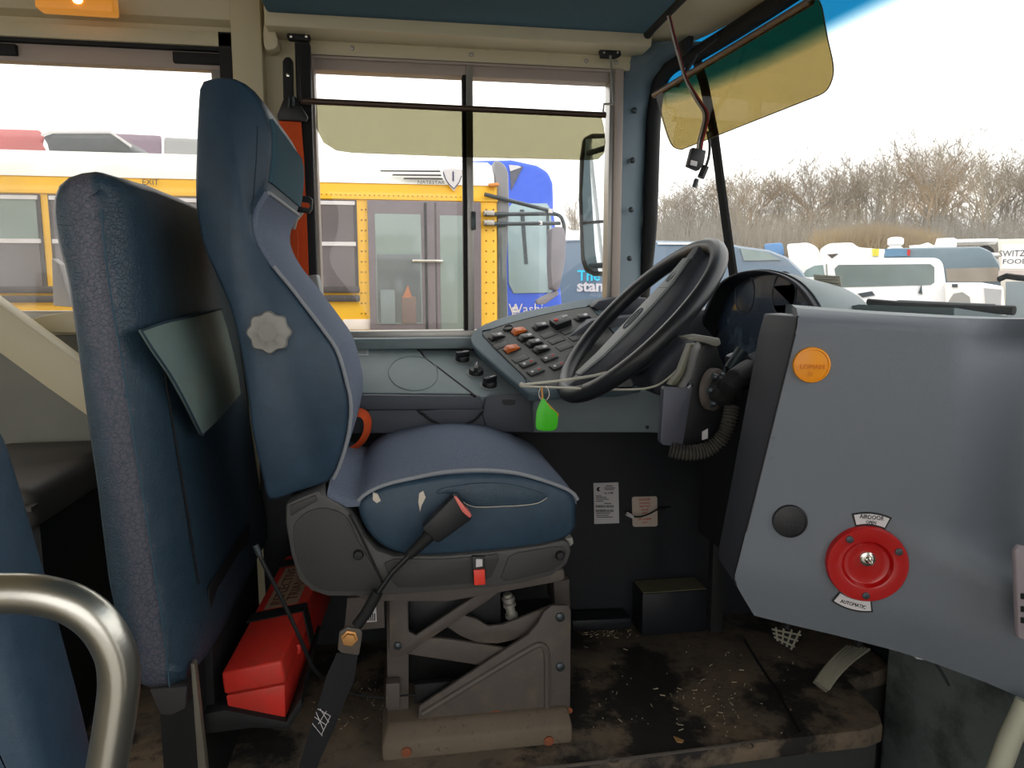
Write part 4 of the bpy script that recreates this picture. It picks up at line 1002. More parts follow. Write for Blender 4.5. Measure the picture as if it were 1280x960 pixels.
for j in range(NT_ + 1):
    row = []
    for i in range(NS_ + 1):
        s, t = i / NS_, j / NT_
        top = V((1003 + 347 * s, 386 + 14 * s + 4 * math.sin(math.pi * s), 0)); bot = Br[i]; lf = Lr[j]; rt = V((1350, 400 + 500 * t, 0))
        c00, c10, c01, c11 = V((1003, 386, 0)), V((1350, 400, 0)), V((945, 776, 0)), V((1350, 900, 0))
        p = top * (1 - t) + bot * t + lf * (1 - s) + rt * s - (c00 * (1 - s) * (1 - t) + c10 * s * (1 - t) + c01 * (1 - s) * t + c11 * s * t)
        row.append(dp(p.x, p.y))
    grid.append(row)
mb = MB()
back = V((.02, .05, 0))
vs = [p for r in grid for p in r]; W1 = NS_ + 1
fs_ = [(j * W1 + i, j * W1 + i + 1, (j + 1) * W1 + i + 1, (j + 1) * W1 + i) for j in range(NT_) for i in range(NS_)]
mb.add(vs, fs_)
per = [i for i in range(W1)] + [j * W1 + NS_ for j in range(1, NT_ + 1)] + [NT_ * W1 + i for i in range(NS_ - 1, -1, -1)] + [j * W1 for j in range(NT_ - 1, 0, -1)]
b0 = len(mb.v); mb.v += [vs[i] + back for i in per]
for k in range(len(per)): mb.f.append((per[k], per[(k + 1) % len(per)], b0 + (k + 1) % len(per), b0 + k))
fpn = mb.build('front_panel', DASH2, EC, ang=60)
# dark side facing the driver
sd_near = [dp(x, y, -.002) for x, y in Lc[1:8]]
sd_far = [at(x, y, 1.235) for x, y in ((955, 392), (948, 418), (935, 490), (922, 560), (908, 635), (897, 692), (898, 700))]
MB().loft([[a, b, b + V((.05, .03, 0)), a + V((.05, .06, 0))] for a, b in zip(sd_near, sd_far)]).build('side_panel', CHAR, EC, bevel=.003)
MB().tube([p + Dn * .001 for p in sd_near], .002, 6).build('panel_seam', RUBBER, EC)
# top surface
tops = []
for s in [i / 16 for i in range(17)]:
    px = 1003 + 347 * s; P = dp(px, 386 + 14 * s + 4 * math.sin(math.pi * s), -.002)
    d_ = V((.45, .9, 0)).normalized()
    tt = .02
    while tt < .6:
        Q = P + d_ * tt
        if Q.x > xw(Q.y, Q.z) - .02 or Q.y > 1.42: break
        tt += .01
    Q = P + d_ * tt; Q.z -= .010 * s; mid2 = P.lerp(Q, .4) + V((0, 0, .003))
    tops.append([P, mid2, Q, Q - V((0, 0, .05)), P + V((.09, .12, -.02))])
MB().loft(tops).build('top_panel', DASH, EC, ang=50)
def disc(name, px, py, prof_, mat, parent, seg=32, off=0):
    n_ = Dn; c0 = dp(px, py, off)
    return MB().lathe(c0, n_, prof_, seg).build(name, mat, parent)
r1 = psize(dp(1014, 456), 22.5)
ab = disc('amber_button', 1014, 456, [(r1, -.004), (r1, .004), (r1 * .96, .0065), (r1 * .88, .007), (r1 * .86, .0055), (r1 * .5, .0075), (.002, .008)], AMBER, EC)
text('lettering', 'LOMAN', .011, dp(1014, 458, .0085), Dd, Z3, AMBD, ab)
text('lettering', 'D', .009, dp(1012, 467, .0078), Dd, Z3, AMBD, ab)
r2 = psize(dp(987, 651), 21)
kb2 = disc('black_button', 987, 651, [(r2, -.004), (r2, .004), (r2 * .96, .0065), (r2 * .88, .007), (r2 * .86, .0055), (r2 * .5, .0075), (.002, .008)], BLACK, EC)
text('lettering', 'LOMAN', .010, dp(988, 654, .0085), Dd, Z3, CHAR, kb2)
text('lettering', '3', .008, dp(986, 662, .0078), Dd, Z3, CHAR, kb2)
r3 = psize(dp(1082, 703), 48)
rk = disc('red_control', 1082, 703, [(r3, -.006), (r3, .010), (r3 * .97, .0125), (r3 * .66, .0135), (r3 * .62, .0125), (r3 * .56, .004), (r3 * .5, .0025), (.02, .0035), (.004, .0045)], REDK, EC, 48)
nt_ = disc('toggle_nut', 1083, 697, [(.0125, .002), (.0125, .008), (.009, .010), (.006, .010), (.0055, .015), (.004, .016), (.004, .027), (.0015, .029)], CHROME, rk, 12)
for a in (118, 22, 262):
    P = dp(1082, 703, .0125) + (Dd * math.cos(math.radians(a + 8)) + Z3 * math.sin(math.radians(a + 8))) * r3 * .82
    MB().lathe(P, Dn, [(.0065, -.001), (.006, .003), (.002, .004)], 12).build('screw', BOLT, rk)
def arc_label(px0, a0, a1, ri, ro, name, lines):
    c0 = dp(1082, 703, 0); pts_o = []; pts_i = []
    for k in range(9):
        a = math.radians(a0 + (a1 - a0) * k / 8); d = Dd * math.cos(a) + Z3 * math.sin(a)
        pts_o.append(c0 + d * ro); pts_i.append(c0 + d * ri)
    def poly_(g, off): 
        o = []
        for k in range(9):
            a = math.radians(a0 + (g / ro * 57 if a1 > a0 else -g / ro * 57) + (a1 - a0 - 2 * (g / ro * 57 if a1 > a0 else -g / ro * 57)) * k / 8)
            o.append((a, ro - g))
        i_ = [(a, ri + g) for a, _ in reversed(o)]
        return [c0 + (Dd * math.cos(a) + Z3 * math.sin(a)) * r + Dn * off for a, r in o + i_]
    bl = MB().prism(poly_(0, .0005), Dn * .0008).build(name, INK, EC)
    MB().prism(poly_(.003, .0014), Dn * .0005).build('label_face', WHITE, bl)
    am = math.radians((a0 + a1) / 2); dm = Dd * math.cos(am) + Z3 * math.sin(am); rm = (ri + ro) / 2
    tx = V((dm.z * Dd.x, dm.z * Dd.y, 0)) - Z3 * (dm.dot(Dd)) if dm.z > 0 else None
    tang = (Dd * dm.z - Z3 * dm.dot(Dd)) if dm.z > 0 else (Z3 * dm.dot(Dd) - Dd * dm.z)
    upv = dm if dm.z > 0 else -dm
    for s, dr_, sz in lines:
        text('lettering', s, sz, c0 + dm * rm + upv * dr_ + Dn * .0024, tang, upv, INK, bl, wide=.8)
arc_label(0, 108, 66, r3 * 1.0, r3 * 1.36, 'upper_label', [('AIRDOOR', .003, .0105), ('OPEN', -.006, .008)])
arc_label(0, 235, 281, r3 * 1.0, r3 * 1.36, 'lower_label', [('AUTOMATIC', 0, .009)])
fr_ = PR('edge_plate', [(1270, 690), (1276, 682), (1310, 690), (1310, 810), (1274, 798)], .905, .01, M('edge_plate', S(150, 140, 145, 1.0), rough=.5), EC, bevel=.003)
for y in (742, 758, 772): PR('slot', [(1277, y), (1290, y + 1), (1290, y + 8), (1277, y + 7)], .903, .003, BLACK, fr_, bevel=0)
PR('under_clip', [(1144, 818), (1160, 820), (1160, 826), (1146, 824)], 1.08, .02, WHITE, EC, bevel=.001)
MB().tube([at(1165, 822, 1.1), at(1176, 838, 1.1), at(1186, 856, 1.12)], .003, 6).build('under_wire', BOLT, EC)
MB().box((.80, 1.30, .42), (1.14, 1.80, .86)).build('inner_core', RUBBER, EC)

# ================================================================== BRACKET, HOSE, PEDALS, BOXES
BK = thing('control_bracket', 'black folded metal bracket with bolted flange beside the console', 'bracket', at(860, 560, 1.45))
PR('grey_plate', [(830, 487), (832, 484), (862, 486), (866, 482), (866, 480), (853, 558), (829, 556), (826, 552)], 1.40, .02, M('purple_grey_plate', S(84, 86, 98, K), rough=.4, metal=.2), BK, bevel=.004)
PR('bracket_body', [(855, 487), (866, 470), (874, 440), (880, 430), (896, 428), (900, 445), (905, 456), (906, 530), (896, 545), (882, 556), (853, 558)], 1.42, .05, BLACK, BK, bevel=.004)
PR('bracket_top', [(857, 422), (878, 419), (900, 423), (902, 430), (896, 434), (880, 428), (862, 426)], 1.40, .05, M('bracket_top', S(126, 124, 116, 1.0), rough=.5), BK, bevel=.003)
PR('inner_strap', [(864, 430), (880, 430), (876, 450), (862, 470), (850, 482), (838, 482), (850, 466)], 1.47, .03, M('olive_strap', S(120, 118, 100, 1.0), rough=.5), BK, bevel=.003)
fc = at(894, 487, 1.40)
fd = V((.55, -.8, 0)).normalized()
flg = MB().lathe(fc, fd, [(.045, -.01), (.045, 0), (.041, .003), (.03, .003)], 28).build('flange', BASEM, BK)
for k in range(6):
    a = k * math.pi / 3 + .3; u_ = fd.orthogonal().normalized(); v_ = fd.cross(u_)
    MB().lathe(fc + (u_ * math.cos(a) + v_ * math.sin(a)) * .032, fd, [(.008, 0), (.008, .006), (.004, .014), (.002, .015)], 8).build('bolt', BOLT, flg)
MB().tube(cr([fc + fd * .0, fc + fd * .03, at(915, 478, 1.34), at(925, 470, 1.36), at(936, 462, 1.40)], 3), [.03] * 4 + [.022] * 9, 12).build('lever_boot', RUBBER, BK)
MB().tube([at(912, 462, 1.47), at(922, 446, 1.47), at(928, 438, 1.47)], [.014, .013, .015], 12).build('stalk', M('stalk_dark', S(46, 58, 64, 1.0), rough=.4), BK)
PR('knob_cluster', [(916, 446), (934, 440), (946, 452), (944, 486), (920, 494)], 1.46, .05, BLACK, BK, bevel=.01)
PR('tag', [(878, 540), (885, 536), (885, 548), (878, 550)], 1.415, .003, WHITE, BK, bevel=0)
hs = cr([at(x, y, Y) for x, y, Y in ((838, 562, 1.40), (860, 566, 1.39), (884, 562, 1.385), (902, 548, 1.38), (911, 528, 1.38), (915, 508, 1.39))], 10)
rr_ = [.0145 + .0022 * math.cos(i * math.pi) for i in range(len(hs) * 2)]
hs2 = resample(hs, 56, False)
MB().tube(hs2, [.0125 if i % 2 else .0172 for i in range(56)], 14).build('corrugated_hose', M('grey_hose', S(78, 75, 70, 1.0), rough=.5, var=.15), label='ribbed grey hose curving under the black bracket', cat='hose')
# floor box
yfb = atz(845, 792, 0).y
bxp = [at(803, 760, yfb), at(884, 760, yfb)]
zt3 = at(845, 740, yfb).z
MB().box((bxp[0].x, yfb, 0), (bxp[1].x, 2.138, zt3)).build('foot_rest_box', KICK, bevel=.004, label='black boxy foot rest on the floor against the kick panel', cat='foot rest')
MB().box((bxp[0].x + .004, yfb + .004, zt3 + .0005), (bxp[1].x - .004, 2.136, zt3 + .003)).build('dusty_top', M('dusty_olive', S(96, 92, 72, 1.4), rough=.9, var=.2, vs=20), bpy.data.objects['foot_rest_box'])
PR('steering_shaft', [(893, 640), (906, 640), (904, 790), (888, 792)], 1.80, .03, RUBBER, bevel=.004, label='black steering shaft rising from the floor', cat='shaft')
# stickers on the kick panel
LB1 = PR('vehicle_label', [(742, 604), (773, 603), (774, 654), (743, 655)], 2.137, .003, WHITE, bevel=0, label='white printed vehicle data label on the black kick panel', cat='label')
YL = 2.1362
def mark(x0, y0, x1, y1, mat, parent, name='print'): return PR(name, [(x0, y0), (x1, y0), (x1, y1), (x0, y1)], YL, .0007, mat, parent, bevel=0)
MB().lathe(at(748.5, 611.5, YL + .0005), -Y3, [(.0072, 0), (.0072, .0006)], 16).build('logo', INK, LB1)
PR('logo_notch', [(749, 610), (752.5, 609), (752.5, 614), (749, 613)], YL - .0006, .0006, WHITE, LB1, bevel=0)
for y, a, b in ((607, 757, 766), (609.6, 755, 769), (611.6, 756, 767), (619.5, 745, 752), (621.4, 745, 758), (623.6, 745, 761), (626, 745, 754), (629, 755, 764), (641, 745, 763), (643.6, 745, 761), (646, 746, 766)):
    mark(a, y, b, y + .8, INK, LB1)
text('lettering', 'NL 37784', .009, at(761, 616.5, YL), X3, Z3, INK, LB1, wide=.8)
for y in (631.5, 637):
    x = 745
    while x < 767:
        w_ = random.choice((.6, .9, 1.0)); mark(x, y, x + w_, y + 3, INK, LB1, 'barcode_bar'); x += w_ + random.choice((.6, .9))
LB2 = PR('danger_label', [(792, 621), (820, 620.5), (821.5, 622), (822, 656), (820, 658), (793, 658.5), (791, 657), (790, 623)], 2.137, .003, CREAML, bevel=0, label='cream danger label with red print on the kick panel', cat='label')
for s_, y, z_ in (('DANGER', 624.5, .0105), ('CONTROL', 629, .0085), ('UNIT NOT', 633, .0085), ('VALVE', 637.3, .0085), ('MUST', 641.5, .0075), ('LIFT RUBBER', 649, .0085), ('FLAP', 653, .0085)):
    text('lettering', s_, z_, at(806, y, YL), X3, Z3, REDT, LB2, wide=.9)
CB = MB().tube(cr([at(x, y, Y) for x, y, Y in ((788, 645, 2.12), (800, 646, 2.115), (812, 642, 2.115), (824, 636, 2.12), (838, 634, 2.14))], 4), .0028, 6).build('loose_wire', RUBBER, label='short black wire with white plug hanging over the danger label', cat='wire')
MB().tube([at(783, 642, 2.12), at(791, 646, 2.12)], .0065, 8).build('plug', WHITE, CB)
# pedals
PD = thing('accelerator_pedal', 'curved ribbed grey accelerator pedal under the console', 'pedal', atz(1030, 862, 0))
pc = [((1019, 850), (1036, 863)), ((1028, 836), (1048, 846)), ((1042, 820), (1066, 828)), ((1056, 808), (1088, 812))]
pcs = [at(x, y, Y) for (x, y), Y in zip([p[0] for p in pc], (1.46, 1.48, 1.51, 1.55))]; pce = [at(x, y, Y) for (x, y), Y in zip([p[1] for p in pc], (1.44, 1.46, 1.49, 1.53))]
pL = cr(pcs, 4); pR_ = cr(pce, 4)
MB().loft([[a, b, b - V((0, -.01, .012)), a - V((0, -.01, .012))] for a, b in zip(pL, pR_)]).build('pad', M('pedal_rubber', S(120, 116, 104, 1.0), rough=.7), PD)
for k in range(7):
    t = (k + .5) / 7
    MB().tube([a.lerp(b, t) + V((0, -.002, .002)) for a, b in zip(pL, pR_)], .0036, 6).build('rib', M('pedal_rib%d' % k, S(150, 146, 130, 1.0), rough=.7), PD)
MB().tube([pL[-1].lerp(pR_[-1], .5), pL[-1].lerp(pR_[-1], .5) + V((.06, .05, .10))], .01, 8).build('arm', RUBBER, PD)
PD2 = thing('brake_pedal', 'dark brake pedal with square grid tread', 'pedal', at(985, 800, 1.0))
b4 = [at(963, 784, 1.62), at(1003, 790, 1.60), at(990, 814, 1.58), at(968, 800, 1.60)]
MB().prism(b4, V((.01, .02, -.012))).build('pad', RUBBER, PD2, bevel=.003)
for t in (.15, .4, .65, .9):
    MB().tube([b4[0].lerp(b4[1], t) + V((0, -.003, .003)), b4[3].lerp(b4[2], t) + V((0, -.003, .003))], .0025, 6).build('tread', MATS['pedal_rib0'], PD2)
for t in (.2, .5, .8):
    MB().tube([b4[0].lerp(b4[3], t) + V((0, -.003, .003)), b4[1].lerp(b4[2], t) + V((0, -.003, .003))], .0025, 6).build('tread', MATS['pedal_rib0'], PD2)
MB().tube([b4[0].lerp(b4[1], .5), b4[0].lerp(b4[1], .5) + V((.05, .05, .14))], .011, 8).build('arm', RUBBER, PD2)
# cream post at the step
PT = MB().tube([at(1284, 878, .93), at(1262, 925, .93), at(1240, 985, .93)], .0165, 14).build('door_post', M('cream_post', S(176, 176, 156, 1.0), rough=.5, var=.1), label='worn cream tube beside the entrance step', cat='post')
# floor litter
lit = MB()
for k in range(230):
    px, py = random.choice(((random.gauss(895, 25), random.gauss(880, 18)), (random.uniform(730, 1000), random.uniform(800, 930)), (random.uniform(390, 480), random.uniform(850, 950)), (random.gauss(760, 18), random.gauss(791, 3))))
    if py > 920 or (480 < px < 722 and py > 850): continue
    P = atz(px, py, .0015); a = random.uniform(0, 6.3); l_ = random.choice((.001, .0018, .0026, .007)); w_ = random.uniform(.0005, .0013)
    lit.obox(P, V((math.cos(a) * l_, math.sin(a) * l_, 0)), V((-math.sin(a) * w_, math.cos(a) * w_, 0)), V((0, 0, .0007)))
lit.build('floor_litter', M('litter_straw', S(196, 186, 160), rough=.9, var=.3, vs=40), kind='stuff', label='scattered straw bits and grit on the platform floor', cat='litter')
lf = [atz(x, y, .003) for x, y in ((842, 921), (848, 923), (855, 926), (853, 929), (846, 928))]
MB().prism(lf, (0, 0, .002)).build('dry_leaf', M('dry_leaf', S(196, 150, 96), rough=.8, var=.2, vs=60), label='single tan dry leaf on the platform floor', cat='leaf')
for x, y, lab in ((766, 955, 'metal ring set in the platform edge below the seat base'), (934, 936, 'metal ring set in the platform edge near the litter')):
    P = atz(x, y - 4, .003); MB().tube([P + V((.013 * math.cos(a), .013 * math.sin(a), 0)) for a in [i * math.pi / 10 for i in range(20)]], .0025, 6, loop=True).build('floor_ring', BASED, label=lab, cat='ring')

# ================================================================== VISORS, WIRES, LAMP
SV = thing('side_sun_visor', 'olive tinted sun visor hanging inside the driver window', 'sun visor', at(575, 200, 2.07))
MB().tube([at(376, 126, 2.08), at(757, 144, 2.08)], .0085, 10).build('rod', M('bronze_rod', S(84, 66, 56, 1.0), rough=.4, metal=.4), SV)
PR('tinted_sheet', [(395, 131), (752, 146), (755, 158), (757, 178), (755, 192), (748, 199), (735, 200), (600, 197), (440, 191), (420, 188), (404, 178), (395, 160)], 2.074, .004, VISOR_S, SV, bevel=0)
MB().tube(cr([at(x, y, 2.07) for x, y in ((376, 126), (374, 112), (374, 70))], 3), .004, 8).build('hanger', RUBBER, SV)
MB().tube([at(757, 144, 2.08), at(754, 139, 2.08), at(755, 130, 2.08), at(767, 130, 2.08), at(767, 128, 2.08), at(763, 70, 2.12)], .0036, 8).build('hanger', ALU, SV)
bkt = PR('bracket', [(750, 62), (760, 59), (768, 59), (776, 63), (777, 69), (770, 72), (752, 71)], 2.14, .02, RUBBER, SV, bevel=.003)
for x in (755, 772): MB().lathe(at(x, 66, 2.139), -Y3, [(.004, -.001), (.003, .002)], 10).build('screw', CHROME, bkt)
FV = thing('front_sun_visor', 'large amber tinted sun visor hanging before the windscreen', 'sun visor', at(930, 150, 1.0))
V0 = at(818, 119, 2.0); Vd = V((.085, -.996, 0)).normalized(); Vn = Vd.cross(Z3).normalized()
def vp(px, py): return atp(px, py, V0, Vn)
V1 = vp(1014, 1)
MB().tube([V0, V1], .0085, 10).build('rod', M('visor_rod', S(120, 104, 92, 1.0), rough=.4, metal=.3), FV)
vs_ = cr([vp(x, y) for x, y in ((821, 120), (828, 146), (836, 172), (843, 184), (852, 187))], 4) + cr([vp(x, y) for x, y in ((1024, 119), (1034, 112), (1041, 96), (1041, 78), (1034, 46), (1027, 8), (1020, -2))], 4)
MB().prism(vs_, Vn * .004).build('tinted_sheet', VISOR_F, FV)
MB().tube(vs_, .0012, 5).build('sheet_edge', M('edge_dark', S(70, 66, 52), rough=.4), FV)
MB().tube([vp(840, 106) + V((.02, .02, 0)), vp(850, 60) + V((.06, .03, .0)), vp(866, 48) + V((.08, .04, .02))], .006, 8).build('arm', RUBBER, FV)
PR('visor_clip', [(852, 50), (862, 44), (868, 45), (866, 60), (856, 68)], 1.95, .03, RUBBER, FV, bevel=.003)
WR = thing('hanging_wires', 'loose wires with black plug hanging past the front visor', 'wires', at(870, 215, 1.75))
wq = [(836, 20), (842, 45), (850, 75), (858, 100), (872, 125), (882, 142), (880, 160), (876, 175), (874, 188)]
for k, (dx, m_) in enumerate(((0, M('wire_black', S(30, 26, 26), rough=.5)), (2.5, M('wire_red', S(150, 40, 40), rough=.5)), (-2.5, M('wire_pale', S(170, 160, 150), rough=.5)))):
    MB().tube(cr([at(x + dx * (1 if i > 3 else .4), y, 1.68) for i, (x, y) in enumerate(wq)], 4), .0032, 6).build('wire', m_, WR)
PR('connector', [(866, 184), (883, 188), (880, 205), (874, 213), (860, 207)], 1.67, .02, BLACK, WR, bevel=.002)
PR('connector_label', [(864, 200), (872, 202), (871, 208), (863, 206)], 1.668, .003, WHITE, WR, bevel=0)
MB().tube(cr([at(x, y, 1.69) for x, y in ((884, 164), (887, 180), (886, 196), (882, 209))], 4), .0035, 6).build('wire', MATS['wire_black'], WR)
MB().tube([at(882, 208, 1.69), at(876, 222, 1.69)], .009, 8).build('plug', BLACK, WR)
MB().tube([at(871, 224, 1.69), at(868, 234, 1.69)], .006, 8).build('plug_tip', BOLT, WR)
# amber marker lamp on the cove
LP = thing('amber_lamp', 'lit amber marker lamp on the cream cove at top left', 'lamp', at(90, 14, 2.08))
PR('lens', [(41, -14), (139, -10), (141, 15), (43, 9)], 2.075, .05, LAMPM, LP, bevel=.006)
MB().ball(at(97, 0, 2.073), .012, .006, .009).build('bulb', LAMPB, LP)
# ================================================================== OUTSIDE
def gz(x, y): return -1.05 + 3.5 * sm((x * .4 + y - 14) / 28)
gx = [-60 + i * 3 for i in range(64)]; gy = [-40 + i * 3 for i in range(44)]
mg = MB(); mg.add([V((x, y, gz(x, y))) for y in gy for x in gx], [(j * 64 + i, j * 64 + i + 1, (j + 1) * 64 + i + 1, (j + 1) * 64 + i) for j in range(43) for i in range(63)])
mg.build('ground', M('wet_gravel', S(150, 146, 140), rough=.8, var=.25, vs=2), kind=ST, label='gravel vehicle lot outside')
BUSY = M('bus_yellow', S(246, 190, 38, .95), rough=.4, var=.04, vs=1.5)
BUSW = M('bus_white_roof', S(236, 236, 230), rough=.4, var=.04)
BUSK = M('bus_black_rail', S(70, 64, 66), rough=.6, var=.15)
DOORM = M('bus_door_grey', S(112, 102, 108), rough=.6, var=.15, vs=9)
def tglass(name, c, rough=.12): return M(name, c, rough=rough, var=.3, vs=3, spec=.6)
BG1 = tglass('bus_glass', S(104, 98, 102)); BG2 = tglass('door_glass', S(128, 142, 138)); BG3 = tglass('door_glass_dark', S(92, 98, 100))
YY = 4.6
bus = thing('yellow_school_bus', 'yellow school bus with white roof parked alongside the driver window', 'bus', (at(200, 400, YY).x, YY + 1.1, gz(-2, 5.5)))
bxa, bxb = at(-420, 300, YY).x, at(622, 300, YY).x
ze = at(420, 226, YY).z; zt_b = ze + .42
secb = [(YY, -.72), (YY, ze), (YY + 2.3, ze), (YY + 2.3, -.72)]
MB().loft([[V((x, y, z)) for y, z in secb] for x in (bxa, bxb)]).build('body', BUSY, bus, bevel=.02)
secr = [(YY - .004, ze - .01), (YY + .02, ze + .06), (YY + .12, ze + .13), (YY + .35, ze + .19), (YY + 1.15, ze + .23), (YY + 1.95, ze + .19), (YY + 2.18, ze + .13), (YY + 2.28, ze + .06), (YY + 2.304, ze - .01)]
MB().loft([[V((x, y, z)) for y, z in secr] for x in (bxa, bxb - .02)]).build('roof', BUSW, bus)
def bb(name, px0, px1, py0, py1, mat, parent, d=.02, y=YY, mx=None, bev=.004):
    cx, cy = (px0 + px1) / 2, (py0 + py1) / 2
    x0, x1 = at(px0, cy, y).x, at(px1, cy, y).x; z0, z1 = at(mx or cx, py1, y).z, at(mx or cx, py0, y).z
    return MB().box((x0, y - d, z0), (x1, y + .03, z1)).build(name, mat, parent, bev)
MB().box((bxa, YY - .012, at(500, 250, YY).z), (bxb, YY + .01, at(500, 246, YY).z)).build('drip_rail', BUSY, bus)
# windows with frames and panes
for px0, px1 in ((-330, -215), (-205, -85), (-75, 55), (65, 180), (190, 290), (300, 447)):
    x0, x1 = at(px0, 300, YY).x, at(px1, 300, YY).x
    z0, z1 = at(420, 366, YY).z, at(420, 250, YY).z; zm_ = at(420, 305, YY).z
    wf = MB().box((x0, YY - .012, z0), (x1, YY + .02, z1)).build('window', BUSK, bus)
    MB().box((x0 + .02, YY - .018, zm_ + .01), (x1 - .02, YY, z1 - .03)).build('pane', BG2 if px1 < 100 else BG1, wf)
    MB().box((x0 + .02, YY - .018, z0 + .02), (x1 - .02, YY, zm_ - .01)).build('pane', BG1, wf)
    MB().box((x0 + .01, YY - .024, zm_ - .012), (x1 - .01, YY, zm_ + .012)).build('sash_bar', WHITE, wf)
    MB().box((x0 + .01, YY - .024, z1 - .03), (x1 - .01, YY, z1 - .008)).build('sash_bar', WHITE, wf)
for py in (362, 373):
    MB().box((bxa, YY - .03, at(420, py + 4, YY).z), (at(450, 370, YY).x, YY, at(420, py - 4, YY).z)).build('rub_rail', BUSK, bus, .008)
MB().box((bxa, YY - .03, at(420, 480, YY).z), (at(450, 470, YY).x, YY, at(420, 462, YY).z)).build('rub_rail', BUSK, bus, .008)
bb('white_plate', 429, 463, 399, 412, M('white_plate', S(240, 228, 220), rough=.5), bus, .006)
dr_ = bb('door', 462, 601, 252, 470, DOORM, bus, .03)
bb('glass', 470, 527, 268, 405, BG2, dr_, .034); bb('glass_lower', 472, 526, 318, 403, BG3, dr_, .037)
bb('glass', 550, 592, 270, 412, BG2, dr_, .034)
bb('centre_seal', 531, 534, 254, 420, RUBBER, dr_, .04); bb('centre_seal', 544, 546, 254, 420, BUSK, dr_, .036)
bb('handle_bar', 515, 553, 325, 328, CHROME, dr_, .06)
bb('inner_seat', 476, 494, 362, 405, M('pale_seat', S(118, 128, 130), rough=.6), dr_, .039); bb('orange_cone', 502, 520, 370, 404, M('dull_orange', S(112, 92, 84), rough=.7), dr_, .039)
PR('orange_cone_tip', [(503, 372), (510, 356), (515, 372)], YY - .04, .004, M('cone_orange', S(170, 112, 80), rough=.7), dr_, bevel=0)
riv = MB()
for py in range(262, 412, 13):
    for px in (452, 457): riv.ball(at(px, py, YY - .001), .006, seg=6, rg=4)
    for px in (608, 617): riv.ball(at(px, py, YY - .001), .006, seg=6, rg=4)
for px in range(402, 585, 6): riv.ball(at(px, 243 + (px - 400) * .02, YY - .004), .006, seg=6, rg=4)
riv.build('rivets', M('rivet_dark_yellow', S(170, 125, 30), rough=.5), bus, kind='stuff')
# stripes, shield and lettering on the eave
LY = YY - .022
for (a, b, y0, y1, y2, y3) in ((476, 550, 212, 214.2, 215.5, 213.5), (491, 551, 217, 219, 220.5, 218), (505, 553, 221.5, 224.5, 225.5, 222.5)):
    PR('stripe', [(a, y0 + .6), (b, y0 + 1), (b + 1, y0 + 3), (a - 1, y0 + 2.2)], LY, .01, BUSK, bus, bevel=0)
shd = PR('shield', [(553, 212), (566, 210.5), (578, 212), (577.5, 220), (574, 228), (567.5, 239), (560, 230), (554, 220)], LY - .004, .01, WHITE, bus, bevel=0)
MB().tube([at(x, y, LY - .006) for x, y in ((554, 215), (557, 224), (561, 230), (567.5, 236), (574, 228), (577, 220))], .003, 5).build('shield_line', M('navy', S(50, 50, 90), rough=.6), shd)
text('lettering', 'I', .085, at(566.5, 221, LY - .008), X3, Z3, MATS['navy'], shd)
text('lettering', 'NATESTAR', .030, at(539, 228, LY), X3, Z3, BUSK, bus, wide=1.15)
text('lettering', 'EXIT', .045, at(188, 228, LY), X3, Z3, BUSK, bus)
hatch = MB().prism(pp([(52, 170), (64, 166), (142, 166), (163, 184), (160, 190), (60, 190), (58, 180)], YY + .7), (0, .6, 0)).build('roof_hatch', M('dark_hatch', S(92, 96, 100), rough=.5), bus, bevel=.02)
MB().tube([at(x, y, YY + .69) for x, y in ((52, 169), (64, 165), (138, 165), (164, 183))], .009, 6).build('hatch_rim', WHITE, hatch)
PR('marker_lamp', [(611, 229), (623, 228), (625, 232), (612, 233)], YY - .05, .05, M('marker_amber', S(214, 140, 70), rough=.4), bus, bevel=.005)
# curved front corner and windscreen side
PR('front_corner', [(617, 199), (628, 201), (636, 212), (637, 260), (634, 330), (637, 440), (619, 440)], YY + .02, 2.2, M('cowl_grey', S(132, 132, 136), rough=.5, var=.15, vs=6), bus, bevel=.03)
PR('front_glass', [(622, 268), (633, 268), (634, 395), (624, 400)], YY + .01, .02, BG3, bus, bevel=.004)
for a, b in (((606, 243), (690, 264)), ((606, 268), (694, 267)), ((606, 280), (700, 279))):
    MB().tube([at(a[0], a[1], YY - .04), at(b[0], b[1], YY + .1)], .013, 8).build('mirror_arm', BOLT, bus)
MB().tube(cr([at(x, y, YY + .1) for x, y in ((690, 267), (700, 270), (705, 282), (704, 300))], 3), .013, 8).build('mirror_arm', BOLT, bus)
for x, y in ((688, 264), (675, 279)): PR('arm_tag', [(x - 2, y - 3), (x + 3, y - 3), (x + 3, y + 2), (x - 2, y + 2)], YY + .05, .02, WHITE, bus, bevel=0)
for y in (267, 279): bb('hinge', 604, 617, y - 3, y + 3, ALU, bus, .05)
PR('mirror', [(689, 286), (696, 283), (706, 284), (708, 300), (707, 325), (702, 352), (699, 364), (690, 362), (688, 330)], YY + .05, .14, M('mirror_back_grey', S(130, 126, 134), rough=.6, var=.15, vs=9), bus, bevel=.02)
PR('mirror_stay', [(676, 372), (697, 362), (699, 368), (682, 380), (672, 381), (670, 376)], YY + .1, .06, M('stay_grey', S(140, 136, 144), rough=.6), bus, bevel=.01)
def wheels(parent, ps, z, r=.36, axis=-Y3):
    for p in ps:
        MB().lathe((p[0], p[1], z + r), axis, [(r * .6, -.2), (r, -.19), (r, .03), (r * .62, .04), (r * .55, .01), (.02, .01)], 20).build('wheel', RUBBER, parent)
wxs = (bxa + 1.2, at(560, 400, YY).x - 1.8)
wheels(bus, [(x, y) for x in wxs for y in (YY + .25, YY + 2.2)], -1.05, .45)
